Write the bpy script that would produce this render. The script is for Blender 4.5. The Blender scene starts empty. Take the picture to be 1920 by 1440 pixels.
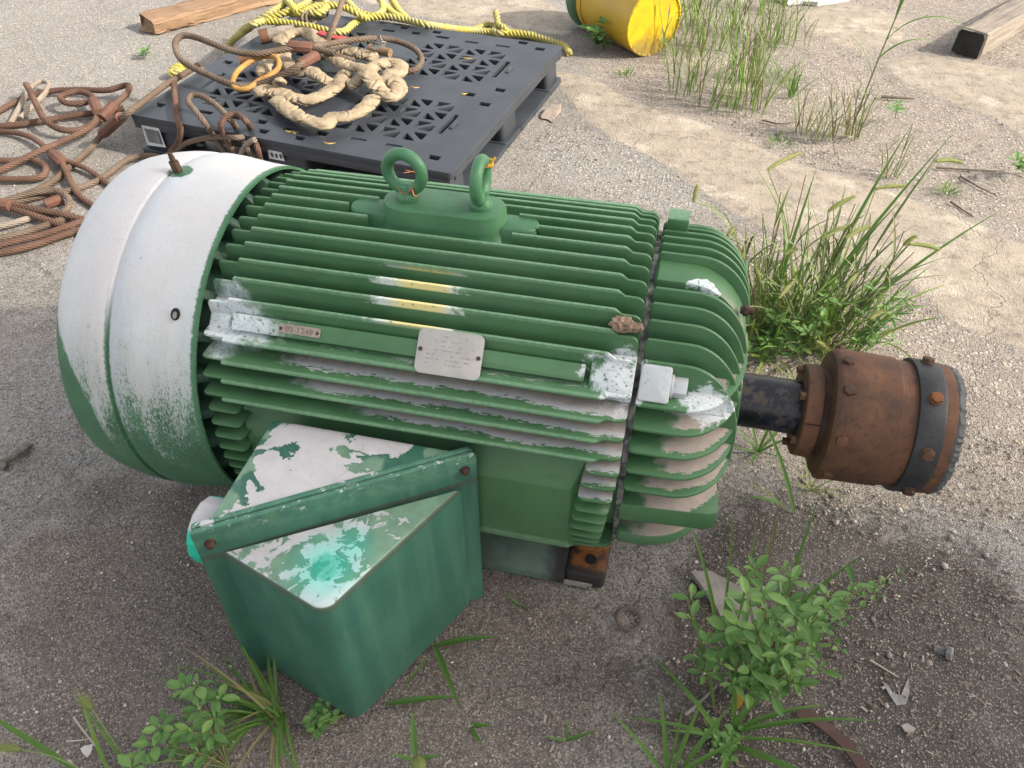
import bpy, bmesh, math, random
import numpy as np
from math import sin, cos, pi, radians, sqrt, atan2
from mathutils import Matrix, Vector
random.seed(7); RNG = np.random.default_rng(7)
scene = bpy.context.scene
COL = scene.collection

# ---------------------------------------------------------------- camera
CF, CP, CY, CR = 1503.24, 0.752818, 0.226169, -0.0043926
CLOC = np.array([0.0502389, -0.940892, 1.146114])
_f = np.array([-sin(CY)*cos(CP), cos(CY)*cos(CP), -sin(CP)])
_r = np.array([cos(CY), sin(CY), 0.0]); _u = np.cross(_r, _f)
C_R = cos(CR)*_r + sin(CR)*_u; C_U = -sin(CR)*_r + cos(CR)*_u
cd = bpy.data.cameras.new('camera'); cam = bpy.data.objects.new('camera', cd); COL.objects.link(cam)
cd.sensor_fit = 'HORIZONTAL'; cd.sensor_width = 36.0; cd.lens = CF/1920*36.0
cd.clip_start = 0.02; cd.clip_end = 500
cam.matrix_world = Matrix(((C_R[0], C_U[0], -_f[0], CLOC[0]), (C_R[1], C_U[1], -_f[1], CLOC[1]), (C_R[2], C_U[2], -_f[2], CLOC[2]), (0, 0, 0, 1)))
scene.camera = cam

# ---------------------------------------------------------------- sky, sun, exposure
SUN_EL, SUN_AZ = radians(34), radians(-4)        # azimuth measured from +X towards +Y
world = bpy.data.worlds.new('World'); scene.world = world; world.use_nodes = True
wn = world.node_tree; bg = wn.nodes['Background']
sky = wn.nodes.new('ShaderNodeTexSky'); sky.sky_type = 'NISHITA'; sky.sun_disc = False
sky.sun_elevation = SUN_EL; sky.sun_rotation = pi/2 - SUN_AZ
sky.air_density = 1.0; sky.dust_density = 3.0; sky.ozone_density = 1.0
hs = wn.nodes.new('ShaderNodeHueSaturation'); hs.inputs['Saturation'].default_value = .42
wm = wn.nodes.new('ShaderNodeMix'); wm.data_type = 'RGBA'; wm.blend_type = 'MULTIPLY'; wm.inputs[0].default_value = 1.0; wm.inputs[7].default_value = (1.06, 1.0, .92, 1)   # hazy, whitish summer sky
wn.links.new(sky.outputs[0], hs.inputs['Color']); wn.links.new(hs.outputs[0], wm.inputs[6]); wn.links.new(wm.outputs[2], bg.inputs[0]); bg.inputs[1].default_value = 0.15
sd = bpy.data.lights.new('sun', 'SUN'); sd.energy = 2.5; sd.angle = radians(2.5); sd.color = (1.0, 0.92, 0.79)
sun = bpy.data.objects.new('sun', sd); COL.objects.link(sun)
sdir = Vector((cos(SUN_AZ)*cos(SUN_EL), sin(SUN_AZ)*cos(SUN_EL), sin(SUN_EL)))
sun.rotation_euler = sdir.to_track_quat('Z', 'Y').to_euler()
scene.view_settings.view_transform = 'Standard'; scene.view_settings.look = 'None'
scene.view_settings.exposure = 1.5; scene.view_settings.gamma = 1.0
scene.cycles.max_bounces = 6

# ---------------------------------------------------------------- helpers
H = 0.285                                            # shaft height of the motor
def ray(px, py):
    return (px-960)/CF*C_R - (py-720)/CF*C_U + _f
def G(px, py, z=0.0):                                # the point at height z seen at a spot of the photograph
    d = ray(px, py); t = (z-CLOC[2])/d[2]; return CLOC + t*d
def GX(px, py, x):
    d = ray(px, py); t = (x-CLOC[0])/d[0]; return CLOC + t*d
def tag(o, label=None, cat=None, group=None, kind=None):
    kind = kind or ('thing' if cat in ('grass', 'straw', 'weed') else None)
    if label: o['label'] = label
    if cat: o['category'] = cat
    if group: o['group'] = group
    if kind: o['kind'] = kind
    return o
def thing(name, label, cat, loc=(0, 0, 0), group=None):
    o = bpy.data.objects.new(name, None); COL.objects.link(o); o.location = loc
    o.empty_display_size = 0.05
    return tag(o, label, cat, group)

class MB:
    def __init__(s): s.v = []; s.f = []; s.tint = None
    def add(s, vs, fs, tint=None):
        n = len(s.v); s.v.extend([tuple(map(float, p)) for p in vs]); s.f.extend([tuple(i+n for i in f) for f in fs])
        if tint is not None:
            if s.tint is None: s.tint = [0.0]*n
            s.tint.extend([tint]*len(vs) if not hasattr(tint, '__len__') else list(tint))
        elif s.tint is not None: s.tint.extend([0.0]*len(vs))
        return s
    def box(s, lo, hi, fn=None, ch=0.0):
        out = [(lo[0], lo[1]), (hi[0], lo[1]), (hi[0], hi[1]), (lo[0], hi[1])]
        zc = (lo[2]+hi[2])/2; t = hi[2]-lo[2]
        return s.prism(out, t, lambda u, v, w: (fn or (lambda a, b, c: (a, b, c)))(u, v, w+zc), ch)
    def prism(s, out, t, fn, ch=0.0, draft=0.0):
        # closed outline extruded by t along w, its edges chamfered by ch; draft shrinks the +w end
        a = sum(out[i][0]*out[(i+1) % len(out)][1]-out[(i+1) % len(out)][0]*out[i][1] for i in range(len(out)))
        if a < 0: out = out[::-1]
        n = len(out)
        def inset(c):
            r = []
            for i in range(n):
                p0 = Vector(out[i-1]); p1 = Vector(out[i]); p2 = Vector(out[(i+1) % n])
                e1 = (p1-p0).normalized() if (p1-p0).length > 1e-9 else Vector((1, 0)); e2 = (p2-p1).normalized() if (p2-p1).length > 1e-9 else e1
                n1 = Vector((-e1.y, e1.x)); n2 = Vector((-e2.y, e2.x)); m = n1+n2
                d = m.length_squared
                m = n1 if d < 1e-6 else m*(2/d if d > 0.6 else 2/0.6)
                r.append((p1.x+m.x*c, p1.y+m.y*c))
            return r
        rings = []
        if ch > 0: rings = [(inset(ch), -t/2), (inset(ch*.29), -t/2+ch*.29), (out, -t/2+ch), (inset(draft), t/2-ch), (inset(draft+ch*.29), t/2-ch*.29), (inset(draft+ch), t/2)]
        else: rings = [(out, -t/2), (inset(draft) if draft else out, t/2)]
        vs = []; fs = []
        for r, w in rings: vs += [fn(u, v, w) for u, v in r]
        for k in range(len(rings)-1):
            for i in range(n):
                j = (i+1) % n; fs.append((k*n+i, k*n+j, (k+1)*n+j, (k+1)*n+i))
        fs.append(tuple(range(n-1, -1, -1))); fs.append(tuple((len(rings)-1)*n+i for i in range(n)))
        return s.add(vs, fs)
    def lathe(s, prof, seg=96, y0=0.0, z0=H, jit=None, frame=None, caps=True):
        # profile of (x, r) turned about the X axis at (y0, z0)
        vs = []; fs = []; n = len(prof)
        for k, (x, r) in enumerate(prof):
            for i in range(seg):
                a = 2*pi*i/seg; rr = r; xx = x
                if jit: xx, rr = jit(k, x, r, a)
                p = (xx, y0+rr*cos(a), z0+rr*sin(a))
                vs.append(frame(p) if frame else p)
        for k in range(n-1):
            for i in range(seg):
                j = (i+1) % seg; fs.append((k*seg+i, (k+1)*seg+i, (k+1)*seg+j, k*seg+j))
        if caps:
            fs.append(tuple(range(seg))); fs.append(tuple((n-1)*seg+i for i in range(seg-1, -1, -1)))
        return s.add(vs, fs)
    def sweep(s, pts, rad, nseg=10, lobes=0, amp=0.0, pitch=0.1, closed=False, radf=None, tint=None):
        P = np.array(pts, float); n = len(P)
        T = np.gradient(P, axis=0) if not closed else np.roll(P, -1, 0)-np.roll(P, 1, 0)
        T /= np.linalg.norm(T, axis=1)[:, None]+1e-12
        N = np.zeros_like(P); a = np.array([0, 0, 1.0]) if abs(T[0][2]) < .9 else np.array([1.0, 0, 0])
        N[0] = np.cross(T[0], a); N[0] /= np.linalg.norm(N[0])
        for i in range(1, n):
            v = N[i-1]-T[i]*(N[i-1]@T[i]); N[i] = v/np.linalg.norm(v)
        B = np.cross(T, N); L = np.concatenate([[0], np.cumsum(np.linalg.norm(np.diff(P, axis=0), axis=1))])
        vs = []; tl = []; th = np.arange(nseg)*2*pi/nseg
        for i in range(n):
            r = rad if radf is None else rad*radf(i/(n-1), L[i])
            tw = 2*pi*L[i]/pitch
            ph = np.abs(np.cos(lobes*(th-tw)/2)); rr = r*(1+amp*ph*1.6-amp*.9) if lobes else np.full(nseg, r)
            if lobes: tl.extend(ph)
            vs.append(P[i]+(np.cos(th)*rr)[:, None]*N[i]+(np.sin(th)*rr)[:, None]*B[i])
        vs = np.concatenate(vs); fs = []
        m = n if closed else n-1
        for i in range(m):
            i2 = (i+1) % n
            for j in range(nseg):
                k = (j+1) % nseg; fs.append((i*nseg+j, i*nseg+k, i2*nseg+k, i2*nseg+j))
        if not closed:
            fs.append(tuple(range(nseg-1, -1, -1))); fs.append(tuple((n-1)*nseg+i for i in range(nseg)))
        return s.add(vs, fs, tl if lobes else tint)
    def build(s, name, mat, parent=None, smooth=35, loc=None):
        me = bpy.data.meshes.new(name); me.from_pydata(s.v, [], s.f)
        if s.tint is not None:
            a = me.attributes.new('tint', 'FLOAT', 'POINT'); a.data.foreach_set('value', np.array(s.tint, dtype=np.float32))
        if smooth:
            me.polygons.foreach_set('use_smooth', [True]*len(me.polygons)); me.set_sharp_from_angle(angle=radians(smooth))
        me.materials.append(mat)
        o = bpy.data.objects.new(name, me); COL.objects.link(o)
        if parent is not None:
            o.parent = parent
            # geometry is written in scene coordinates: keep it there
            pl = Vector((0, 0, 0)); q = parent
            while q is not None: pl += q.location; q = q.parent
            o.location = -pl if loc is None else loc
        elif loc is not None: o.location = loc
        return o
def rebase(o, p):                                    # move a mesh object's origin to p without moving its shape
    p = Vector(p); o.data.transform(Matrix.Translation(o.location-p)); o.location = p; return o
def spline(pts, step=0.006, closed=False):
    P = np.array(pts, float); n = len(P); out = []
    idx = range(n if closed else n-1)
    for i in idx:
        p1 = P[i]; p2 = P[(i+1) % n]
        p0 = P[(i-1) % n] if (closed or i > 0) else 2*p1-p2
        p3 = P[(i+2) % n] if (closed or i+2 < n) else 2*p2-p1
        m = max(2, int(np.linalg.norm(p2-p1)/step))
        for k in range(m):
            t = k/m; out.append(.5*((2*p1)+(p2-p0)*t+(2*p0-5*p1+4*p2-p3)*t*t+(3*p1-3*p2+p3-p0)*t**3))
    if not closed: out.append(P[-1])
    return np.array(out)
def rrect(x0, y0, x1, y1, r, n=4):
    o = []
    for cx, cy, a in ((x1-r, y1-r, 0), (x0+r, y1-r, 90), (x0+r, y0+r, 180), (x1-r, y0+r, 270)):
        for k in range(n+1): o.append((cx+r*cos(radians(a+90*k/n)), cy+r*sin(radians(a+90*k/n))))
    return o
def hexa(r, rot=0.0): return [(r*cos(pi/3*k+rot), r*sin(pi/3*k+rot)) for k in range(6)]
def circ(r, n=20): return [(r*cos(2*pi*k/n), r*sin(2*pi*k/n)) for k in range(n)]
def frame_fn(o, eu, ev, ew):
    o, eu, ev, ew = (np.array(k, float) for k in (o, eu, ev, ew))
    return lambda u, v, w: tuple(o+u*eu+v*ev+w*ew)

# ---------------------------------------------------------------- material helpers
class NT:
    def __init__(s, name):
        s.m = bpy.data.materials.new(name); s.m.use_nodes = True; s.t = s.m.node_tree
        s.b = s.t.nodes['Principled BSDF']; s.out = s.t.nodes['Material Output']
        s.tc = s.t.nodes.new('ShaderNodeTexCoord'); s.geo = s.t.nodes.new('ShaderNodeNewGeometry')
        s.obj = s.tc.outputs['Object']
    def _in(s, sock, v):
        if v is None: return
        if isinstance(v, bpy.types.NodeSocket): s.t.links.new(v, sock)
        elif isinstance(v, (tuple, list)):
            sock.default_value = (*v, 1.0) if (len(v) == 3 and len(sock.default_value) == 4) else v
        else: sock.default_value = v
    def math(s, op, a, b=None, c=None, clamp=False):
        n = s.t.nodes.new('ShaderNodeMath'); n.operation = op; n.use_clamp = clamp
        for i, v in enumerate((a, b, c)): s._in(n.inputs[i], v)
        return n.outputs[0]
    def add(s, a, b): return s.math('ADD', a, b)
    def mul(s, a, b): return s.math('MULTIPLY', a, b)
    def sub(s, a, b): return s.math('SUBTRACT', a, b)
    def ss(s, v, lo, hi):                              # smoothstep, lo > hi allowed
        n = s.t.nodes.new('ShaderNodeMapRange'); n.interpolation_type = 'SMOOTHSTEP'
        if lo > hi: n.inputs['To Min'].default_value = 1; n.inputs['To Max'].default_value = 0; lo, hi = hi, lo
        s._in(n.inputs['Value'], v); n.inputs['From Min'].default_value = lo; n.inputs['From Max'].default_value = hi
        return n.outputs['Result']
    def noise(s, scale=5.0, detail=3.0, rough=.5, co=None, dist=0.0, color=False):
        n = s.t.nodes.new('ShaderNodeTexNoise'); n.inputs['Scale'].default_value = scale; n.inputs['Detail'].default_value = detail
        n.inputs['Roughness'].default_value = rough; n.inputs['Distortion'].default_value = dist
        s.t.links.new(co or s.obj, n.inputs['Vector']); return n.outputs['Color' if color else 'Fac']
    def voro(s, scale, co=None, feature='F1', out='Distance', rnd=1.0):
        n = s.t.nodes.new('ShaderNodeTexVoronoi'); n.feature = feature; n.inputs['Scale'].default_value = scale; n.inputs['Randomness'].default_value = rnd
        s.t.links.new(co or s.obj, n.inputs['Vector']); return n.outputs[out]
    def mix(s, f, a, b):
        n = s.t.nodes.new('ShaderNodeMix'); n.data_type = 'RGBA'
        s._in(n.inputs[0], f); s._in(n.inputs[6], a); s._in(n.inputs[7], b); return n.outputs[2]
    def mixf(s, f, a, b):
        n = s.t.nodes.new('ShaderNodeMix'); n.data_type = 'FLOAT'
        s._in(n.inputs[0], f); s._in(n.inputs[2], a); s._in(n.inputs[3], b); return n.outputs[0]
    def ramp(s, f, stops):
        n = s.t.nodes.new('ShaderNodeValToRGB'); e = n.color_ramp.elements
        while len(e) < len(stops): e.new(0.5)
        for k, (p, c) in enumerate(stops): e[k].position = p; e[k].color = (*c, 1) if len(c) == 3 else c
        s._in(n.inputs[0], f); return n.outputs[0]
    def xyz(s, v=None):
        n = s.t.nodes.new('ShaderNodeSeparateXYZ'); s.t.links.new(v or s.obj, n.inputs[0]); return n.outputs
    def comb(s, x, y, z):
        n = s.t.nodes.new('ShaderNodeCombineXYZ')
        for i, v in enumerate((x, y, z)): s._in(n.inputs[i], v)
        return n.outputs[0]
    def scale(s, v, sc):
        n = s.t.nodes.new('ShaderNodeMapping'); s.t.links.new(v, n.inputs[0]); n.inputs['Scale'].default_value = sc; return n.outputs[0]
    def attr(s, name):
        n = s.t.nodes.new('ShaderNodeAttribute'); n.attribute_name = name; return n.outputs['Fac']
    def done(s, col, rough=.5, metal=0.0, bump=None, bs=.3, bd=.002, spec=.5):
        s._in(s.b.inputs['Base Color'], col); s._in(s.b.inputs['Roughness'], rough); s._in(s.b.inputs['Metallic'], metal)
        s.b.inputs['Specular IOR Level'].default_value = spec
        if bump is not None:
            n = s.t.nodes.new('ShaderNodeBump'); n.inputs['Strength'].default_value = bs; n.inputs['Distance'].default_value = bd
            s._in(n.inputs['Height'], bump); s.t.links.new(n.outputs[0], s.b.inputs['Normal'])
        return s.m
def simple(name, c1, c2=None, sc=20, rough=.6, metal=0.0, bsc=120, bd=.001, bs=.4, spec=.4):
    n = NT(name); c2 = c2 or tuple(k*.7 for k in c1)
    return n.done(n.mix(n.ss(n.noise(sc, 5, .6), .35, .65), c1, c2), rough, metal, n.noise(bsc, 4, .6), bs, bd, spec)

GREEN = (.072, .172, .074); GREEN2 = (.055, .142, .060)
def mat_motor():
    n = NT('green_paint'); P = n.xyz(); x = P[0]; y = P[1]; dz = n.sub(P[2], H)
    r = n.math('SQRT', n.add(n.mul(y, y), n.mul(dz, dz))); el = n.mul(n.math('ARCTAN2', dz, n.mul(y, -1.0)), 180/pi)
    nz = n.xyz(n.geo.outputs['Normal'])[2]
    n1 = n.noise(9, 4, .6); n2 = n.noise(70, 5, .65); n3 = n.noise(420, 3, .6)
    xs = n.scale(n.obj, (1, 3.2, 3.2)); nr = n.noise(95, 4, .7, xs)
    base = n.mix(n.ss(n1, .35, .65), GREEN, GREEN2)
    base = n.mix(n.mul(n.ss(n2, .55, .75), .35), base, (.075, .20, .10))
    base = n.mix(n.mul(n.ss(n.noise(3.5, 5, .65), .44, .68), .28), base, (.125, .215, .145)); base = n.mix(n.mul(n.ss(n.noise(24, 6, .75, n.scale(n.obj, (.35, 1, 1))), .57, .68), .30), base, (.032, .085, .045))
    # worn fin crests, lightened further for the sky light on their tips
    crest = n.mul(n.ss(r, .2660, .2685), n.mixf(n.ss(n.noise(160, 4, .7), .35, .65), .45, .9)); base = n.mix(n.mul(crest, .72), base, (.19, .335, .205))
    # chalky grey primer where the top coat has peeled off the upper faces of the level fins
    up = n.ss(nz, .45, .75)
    rz = n.add(r, n.mul(n.sub(nr, .5), .030)); rz = n.add(rz, n.mul(n.sub(n1, .5), .03))
    band = n.mul(n.mul(n.ss(rz, .2585, .2575), n.ss(el, 41, 37)), up)
    xf = n.add(x, n.mul(n.sub(n2, .5), .12)); band = n.mul(band, n.ss(xf, -.455, -.40))
    lowx = n.ss(n.add(xf, n.mul(el, .016)), -.02, .06); bx = n.ss(x, .0385, .0392); band = n.mul(n.mul(band, lowx), n.sub(1.0, bx))
    q = n.math('MINIMUM', n.math('MAXIMUM', n.math('DIVIDE', n.sub(x, .098), .079), 0.0), .97); drop = n.mul(n.sub(1.0, n.math('SQRT', n.sub(1.0, n.mul(q, q)))), .105)
    rb = n.add(n.add(n.add(r, drop), n.mul(n.sub(nr, .5), .026)), n.mul(n.sub(n1, .5), .02))
    band2 = n.mul(n.mul(n.mul(n.ss(n.add(rb, n.mul(n.ss(el, 36, 50), n.mul(n.ss(x, .13, .11), .04))), .2425, .2415), n.ss(el, 80, 70)), n.ss(nz, .25, .5)), n.mul(bx, n.ss(n.add(x, n.mul(n.sub(n1, .5), .2)), .055, .075)))
    band = n.math('MAXIMUM', band, band2)
    tan = n.mix(n.ss(n2, .35, .65), (.40, .33, .285), (.33, .285, .26)); tan = n.mix(n.mul(n.ss(rz, .240, .256), .75), tan, (.42, .45, .47))
    base = n.mix(band, base, tan)
    # white overspray round the split line and at the fan end of the rail
    wob = n.mul(n.sub(n.noise(26, 5, .7), .5), .16)
    e1 = n.math('ABSOLUTE', n.sub(el, 43)); w1 = n.ss(n.add(n.mul(n.math('ABSOLUTE', n.sub(x, .022)), 1.0), n.add(wob, n.mul(e1, .0058))), .061, .041)
    w2 = n.ss(n.add(n.math('ABSOLUTE', n.add(x, .53)), n.add(wob, n.mul(e1, .0078))), .115, .062)
    w3 = n.ss(n.add(n.math('ABSOLUTE', n.sub(x, .128)), n.add(wob, n.mul(n.math('ABSOLUTE', n.sub(el, 38)), .006))), .045, .03)
    w4 = n.ss(n.add(n.math('ABSOLUTE', n.sub(x, .112)), n.add(wob, n.mul(n.math('ABSOLUTE', n.sub(el, 77)), .0065))), .028, .02)
    w = n.math('MAXIMUM', n.math('MAXIMUM', w1, w2), n.math('MAXIMUM', w3, w4))
    w = n.mul(w, n.ss(n.noise(210, 5, .75), .37, .45))
    base = n.mix(n.mul(w, .9), base, n.mix(n.ss(n2, .4, .6), (.55, .60, .63), (.66, .69, .71)))
    # old yellow and white scrape along three crests
    yx = n.ss(n.math('ABSOLUTE', n.add(x, .262)), .075, .03); ye = n.ss(n.math('ABSOLUTE', n.sub(el, 57.5)), 9.5, 8.0)
    yk = n.mul(n.mul(n.mul(n.ss(n.add(n.math('ABSOLUTE', n.add(x, .262)), n.mul(n.sub(n.noise(90, 5, .75), .5), .09)), .068, .045), ye), n.ss(r, .2615, .264)), n.ss(n.noise(130, 4, .6), .30, .42))
    base = n.mix(yk, base, n.mix(n.ss(n.math('ABSOLUTE', n.add(x, .255)), .05, .02), (.60, .66, .60), (.78, .68, .30)))
    # rust freckles
    ru = n.mul(n.ss(n.noise(33, 6, .7), .70, .74), .8); base = n.mix(ru, base, (.12, .05, .03))
    # grime in the valleys
    base = n.mix(n.mul(n.ss(n.noise(16, 5, .7), .55, .75), .30), base, (.045, .075, .05))
    bump = n.add(n.mul(n2, .5), n.mul(n3, .4)); bump = n.sub(bump, n.mul(n.math('MAXIMUM', band, w), .35))
    rough = n.mixf(n.math('MAXIMUM', band, w), n.mixf(n2, .38, .55), .85)
    return n.done(base, rough, 0, bump, .40, .0009, .45)
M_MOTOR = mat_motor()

def mat_cover():
    n = NT('chalked_cover_paint'); P = n.xyz(); x = P[0]; y = P[1]; dz = n.sub(P[2], H)
    el = n.mul(n.math('ARCTAN2', dz, n.mul(y, -1.0)), 180/pi)
    st = n.comb(n.mul(x, 150), n.mul(el, .30), 0.0); s1 = n.noise(1.0, 5, .7, st)
    st2 = n.comb(n.mul(x, 34), n.mul(el, .03), 3.0); s2 = n.noise(1.0, 4, .6, st2)
    s3 = n.noise(200, 4, .7); s4 = n.noise(7, 4, .5)
    e = n.add(el, n.add(n.mul(n.sub(s1, .5), 30), n.mul(n.sub(s2, .5), 64)))
    thr = n.ss(n.add(n.mul(n.sub(e, 8.0), .021), n.mul(n.sub(n.noise(330, 3, .8, n.scale(n.obj, (1.6, .55, .55))), .5), 2.2)), -.12, .22)
    left = n.ss(n.add(x, n.add(n.mul(n.sub(s3, .5), .016), n.mul(n.ss(el, 42, 4), -.055))), -.7835, -.7765)
    right = n.ss(n.add(x, n.mul(n.sub(s3, .5), .010)), -.5630, -.5665)
    crease = n.ss(n.math('ABSOLUTE', n.add(x, n.add(.6885, n.mul(n.sub(s3, .5), .008)))), .001, .005)
    crease = n.math('MAXIMUM', crease, n.ss(el, 30, 50))
    hx = n.math('SQRT', n.add(n.mul(n.add(x, .672), n.add(x, .672)), n.mul(n.sub(y, .008), n.sub(y, .008))))
    ring = n.math('MAXIMUM', n.ss(n.add(hx, n.mul(n.sub(s3, .5), .008)), .017, .0195), n.ss(el, 70, 60))
    w = n.mul(n.mul(n.mul(thr, left), n.mul(right, crease)), ring)
    white = n.mix(n.ss(s4, .35, .65), (.55, .545, .54), (.50, .515, .54)); white = n.mix(n.mul(n.ss(s3, .48, .66), .35), white, (.40, .45, .49)); white = n.mix(n.mul(n.ss(n.math('ABSOLUTE', n.add(x, .672)), .028, .0), .35), white, (.40, .48, .54)); white = n.mix(n.mul(n.mul(n.ss(x, -.60, -.565), n.ss(el, 80, 40)), .4), white, (.36, .45, .48))
    white = n.mix(n.mul(n.ss(n.noise(14, 5, .65, n.comb(n.mul(x, 2.2), n.mul(el, .02), 0.0)), .60, .72), .3), white, (.40, .36, .30))
    white = n.mix(n.mul(n.ss(s1, .50, .68), .28), white, (.40, .43, .45)); white = n.mix(n.mul(n.ss(n.noise(3.5, 5, .65), .48, .62), .45), white, (.47, .455, .44)); white = n.mix(n.mul(n.ss(n.noise(21, 5, .75), .66, .70), .6), white, (.30, .27, .22))
    white = n.mix(n.mul(n.ss(n.math('ABSOLUTE', n.add(x, .705)), .035, .0), n.mul(n.ss(s4, .3, .7), .35)), white, (.58, .485, .46))
    g = n.mix(n.ss(n.noise(11, 4, .6), .35, .65), (.060, .165, .085), (.050, .130, .070))
    g = n.mix(n.mul(n.ss(s1, .56, .7), n.mul(n.ss(el, -55, 0), .35)), g, (.22, .30, .27))
    col = n.mix(n.mul(w, n.mixf(n.ss(e, 10, 50), .75, 1.0)), g, white)
    col = n.mix(n.mul(n.ss(n.noise(45, 5, .7), .735, .75), .8), col, (.06, .07, .06))
    return n.done(col, n.mixf(w, .42, .8), 0, n.add(n.add(n.mul(s3, .6), n.mul(n.noise(60, 3, .5), .5)), n.mul(n.noise(9, 4, .5), 3.0)), .5, .0014, .35)
M_COVER = mat_cover()
M_DGREEN = simple('dark_green_paint', (.075, .150, .100), (.050, .105, .072), 25, .55)
M_EYE = simple('green_eyebolt_paint', (.075, .215, .105), (.055, .165, .08), 30, .42, 0, 160, .0008, .4)

M_BOSS = simple('green_boss_paint', (.068, .182, .086), (.054, .152, .072), 18, .42, 0, 90, .0008, .4)

def mat_box(name, mode):
    n = NT(name); P = n.xyz(); N = n.xyz(n.geo.outputs['Normal']); up = n.ss(N[2], .6, .8)
    teal = n.mix(n.ss(n.noise(10, 4, .6), .35, .65), (.042, .140, .098), (.033, .112, .080))
    fine0 = n.noise(60, 5, .65)
    vs = n.noise(1.0, 4, .6, n.comb(n.mul(n.add(P[0], n.mul(P[1], .7)), 26), 0.0, n.mul(P[2], 3)))
    teal = n.mix(n.mul(n.ss(vs, .45, .70), .42), teal, (.090, .200, .142)); teal = n.mix(n.mul(n.ss(n.noise(1.0, 3, .6, n.comb(n.mul(n.add(P[0], n.mul(P[1], .7)), 15), 4.0, n.mul(P[2], 1.2))), .52, .68), .55), teal, (.026, .090, .078)); teal = n.mix(n.mul(n.ss(n.noise(90, 6, .8), .68, .72), .7), teal, (.20, .30, .25))
    teal = n.mix(n.mul(n.ss(n.noise(150, 4, .7, n.scale(n.obj, (1, 1, 2.0))), .62, .72), n.mul(n.ss(P[2], .20, .295), .85)), teal, (.035, .05, .035)); teal = n.mix(n.mul(n.mul(n.ss(n.add(P[2], n.mul(n.sub(fine0, .5), .012)), .291, .298), n.ss(P[2], .3045, .3035)), .55), teal, (.07, .055, .04))
    pale = n.mix(n.ss(n.noise(30, 4, .6), .35, .65), (.17, .285, .195), (.13, .225, .155))
    big = n.noise(13, 6, .62, None, .5); fine = n.noise(60, 5, .65)
    white = n.mix(n.ss(n.noise(24, 5, .7), .3, .7), (.52, .505, .515), (.43, .425, .435))
    crack = n.ss(n.voro(38, None, 'DISTANCE_TO_EDGE'), .012, .003); white = n.mix(n.mul(crack, n.mul(n.ss(n.noise(9, 2), .5, .6), .35)), white, (.28, .28, .27))
    white = n.mix(n.mul(n.ss(n.noise(170, 3, .6), .64, .72), .4), white, (.33, .32, .29))
    if mode == 'base':
        edge = n.ss(n.add(P[0], n.mul(n.sub(fine, .5), .02)), -.456, -.425)   # teal survives along the outer edge
        v = n.sub(n.add(big, n.mul(n.sub(fine, .5), .07)), n.mul(n.sub(1.0, edge), .20))
        v = n.sub(v, n.mul(n.ss(n.add(P[0], n.mul(n.sub(fine, .5), .03)), -.27, -.20), n.mul(n.ss(P[1], -.305, -.27), .25)))
        w = n.mul(n.ss(v, .425, .431), up)
        col = n.mix(w, n.mix(n.mul(up, n.ss(n.noise(14, 3), .5, .56)), teal, pale), white)
    elif mode == 'cover':
        dR = n.math('SQRT', n.add(n.mul(n.add(P[0], .302), n.add(P[0], .302)), n.mul(n.add(P[1], .437), n.add(P[1], .437))))
        lean = n.mul(n.ss(P[0], -.30, -.19), .15)
        v = n.sub(n.add(n.noise(34, 7, .66, None, .5), n.mul(n.sub(fine, .5), .14)), lean)
        v = n.add(v, n.mul(n.ss(n.add(P[1], n.mul(P[0], -.25)), -.36, -.43), .09))
        w = n.mul(n.ss(v, .488, .494), up)
        top = n.mix(w, pale, white)
        dent = n.ss(n.math('ABSOLUTE', n.sub(n.math('FRACT', n.add(n.mul(dR, 150), n.mul(n.noise(45, 3, .6), 2.2))), .5)), .30, .05)
        spray = n.mul(n.math('MAXIMUM', n.ss(n.add(dR, n.mul(n.sub(fine, .5), .02)), .072, .010), n.mul(n.ss(n.math('SQRT', n.add(n.mul(n.add(P[0], .285), n.add(P[0], .285)), n.mul(n.add(P[1], .40), n.add(P[1], .40)))), .045, .006), .9)), up)
        core = n.mul(n.ss(n.add(dR, n.mul(n.sub(fine, .5), .03)), .026, .012), up)
        top = n.mix(n.mul(spray, .62), top, n.mix(w, (.012, .36, .25), (.10, .70, .57))); top = n.mix(n.mul(core, .6), top, n.mix(n.mul(dent, .35), (.014, .36, .25), (.010, .25, .18))); w = n.mul(w, n.sub(1.0, core))
        col = n.mix(up, teal, top)
    elif mode == 'flange':
        f = n.mix(n.ss(fine, .4, .6), (.085, .20, .13), (.055, .155, .11))
        col = n.mix(n.ss(P[2], .31, .335), teal, f)
        col = n.mix(n.mul(n.ss(n.noise(75, 5, .7), .61, .64), n.ss(P[2], .33, .35)), col, (.50, .52, .51)); col = n.mix(n.mul(n.ss(n.noise(28, 5, .7), .60, .63), n.ss(P[2], .345, .352)), col, (.46, .48, .47))
        col = n.mix(n.mul(n.ss(n.noise(40, 5, .7), .68, .71), .7), col, (.10, .045, .03))
        w = n.ss(P[2], 5, 6)
    else:
        col = n.mix(n.ss(n.add(P[2], n.mul(n.sub(fine, .5), .012)), .300, .310), (.0, .0, .0), white)
        col = n.mix(n.ss(n.add(P[2], n.mul(n.sub(fine, .5), .01)), .297, .309), n.mix(n.ss(P[2], .238, .256), (.03, .11, .07), (.012, .46, .30)), white); w = n.ss(P[2], .29, .30)
    bump = n.add(n.add(n.mul(n.noise(130, 4, .6), .4), n.mul(w, -.8)), n.mul(n.noise(11, 3, .5), 3.5))
    return n.done(col, n.mixf(w, .42, .85), 0, bump, .45, .0012, .4)
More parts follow.
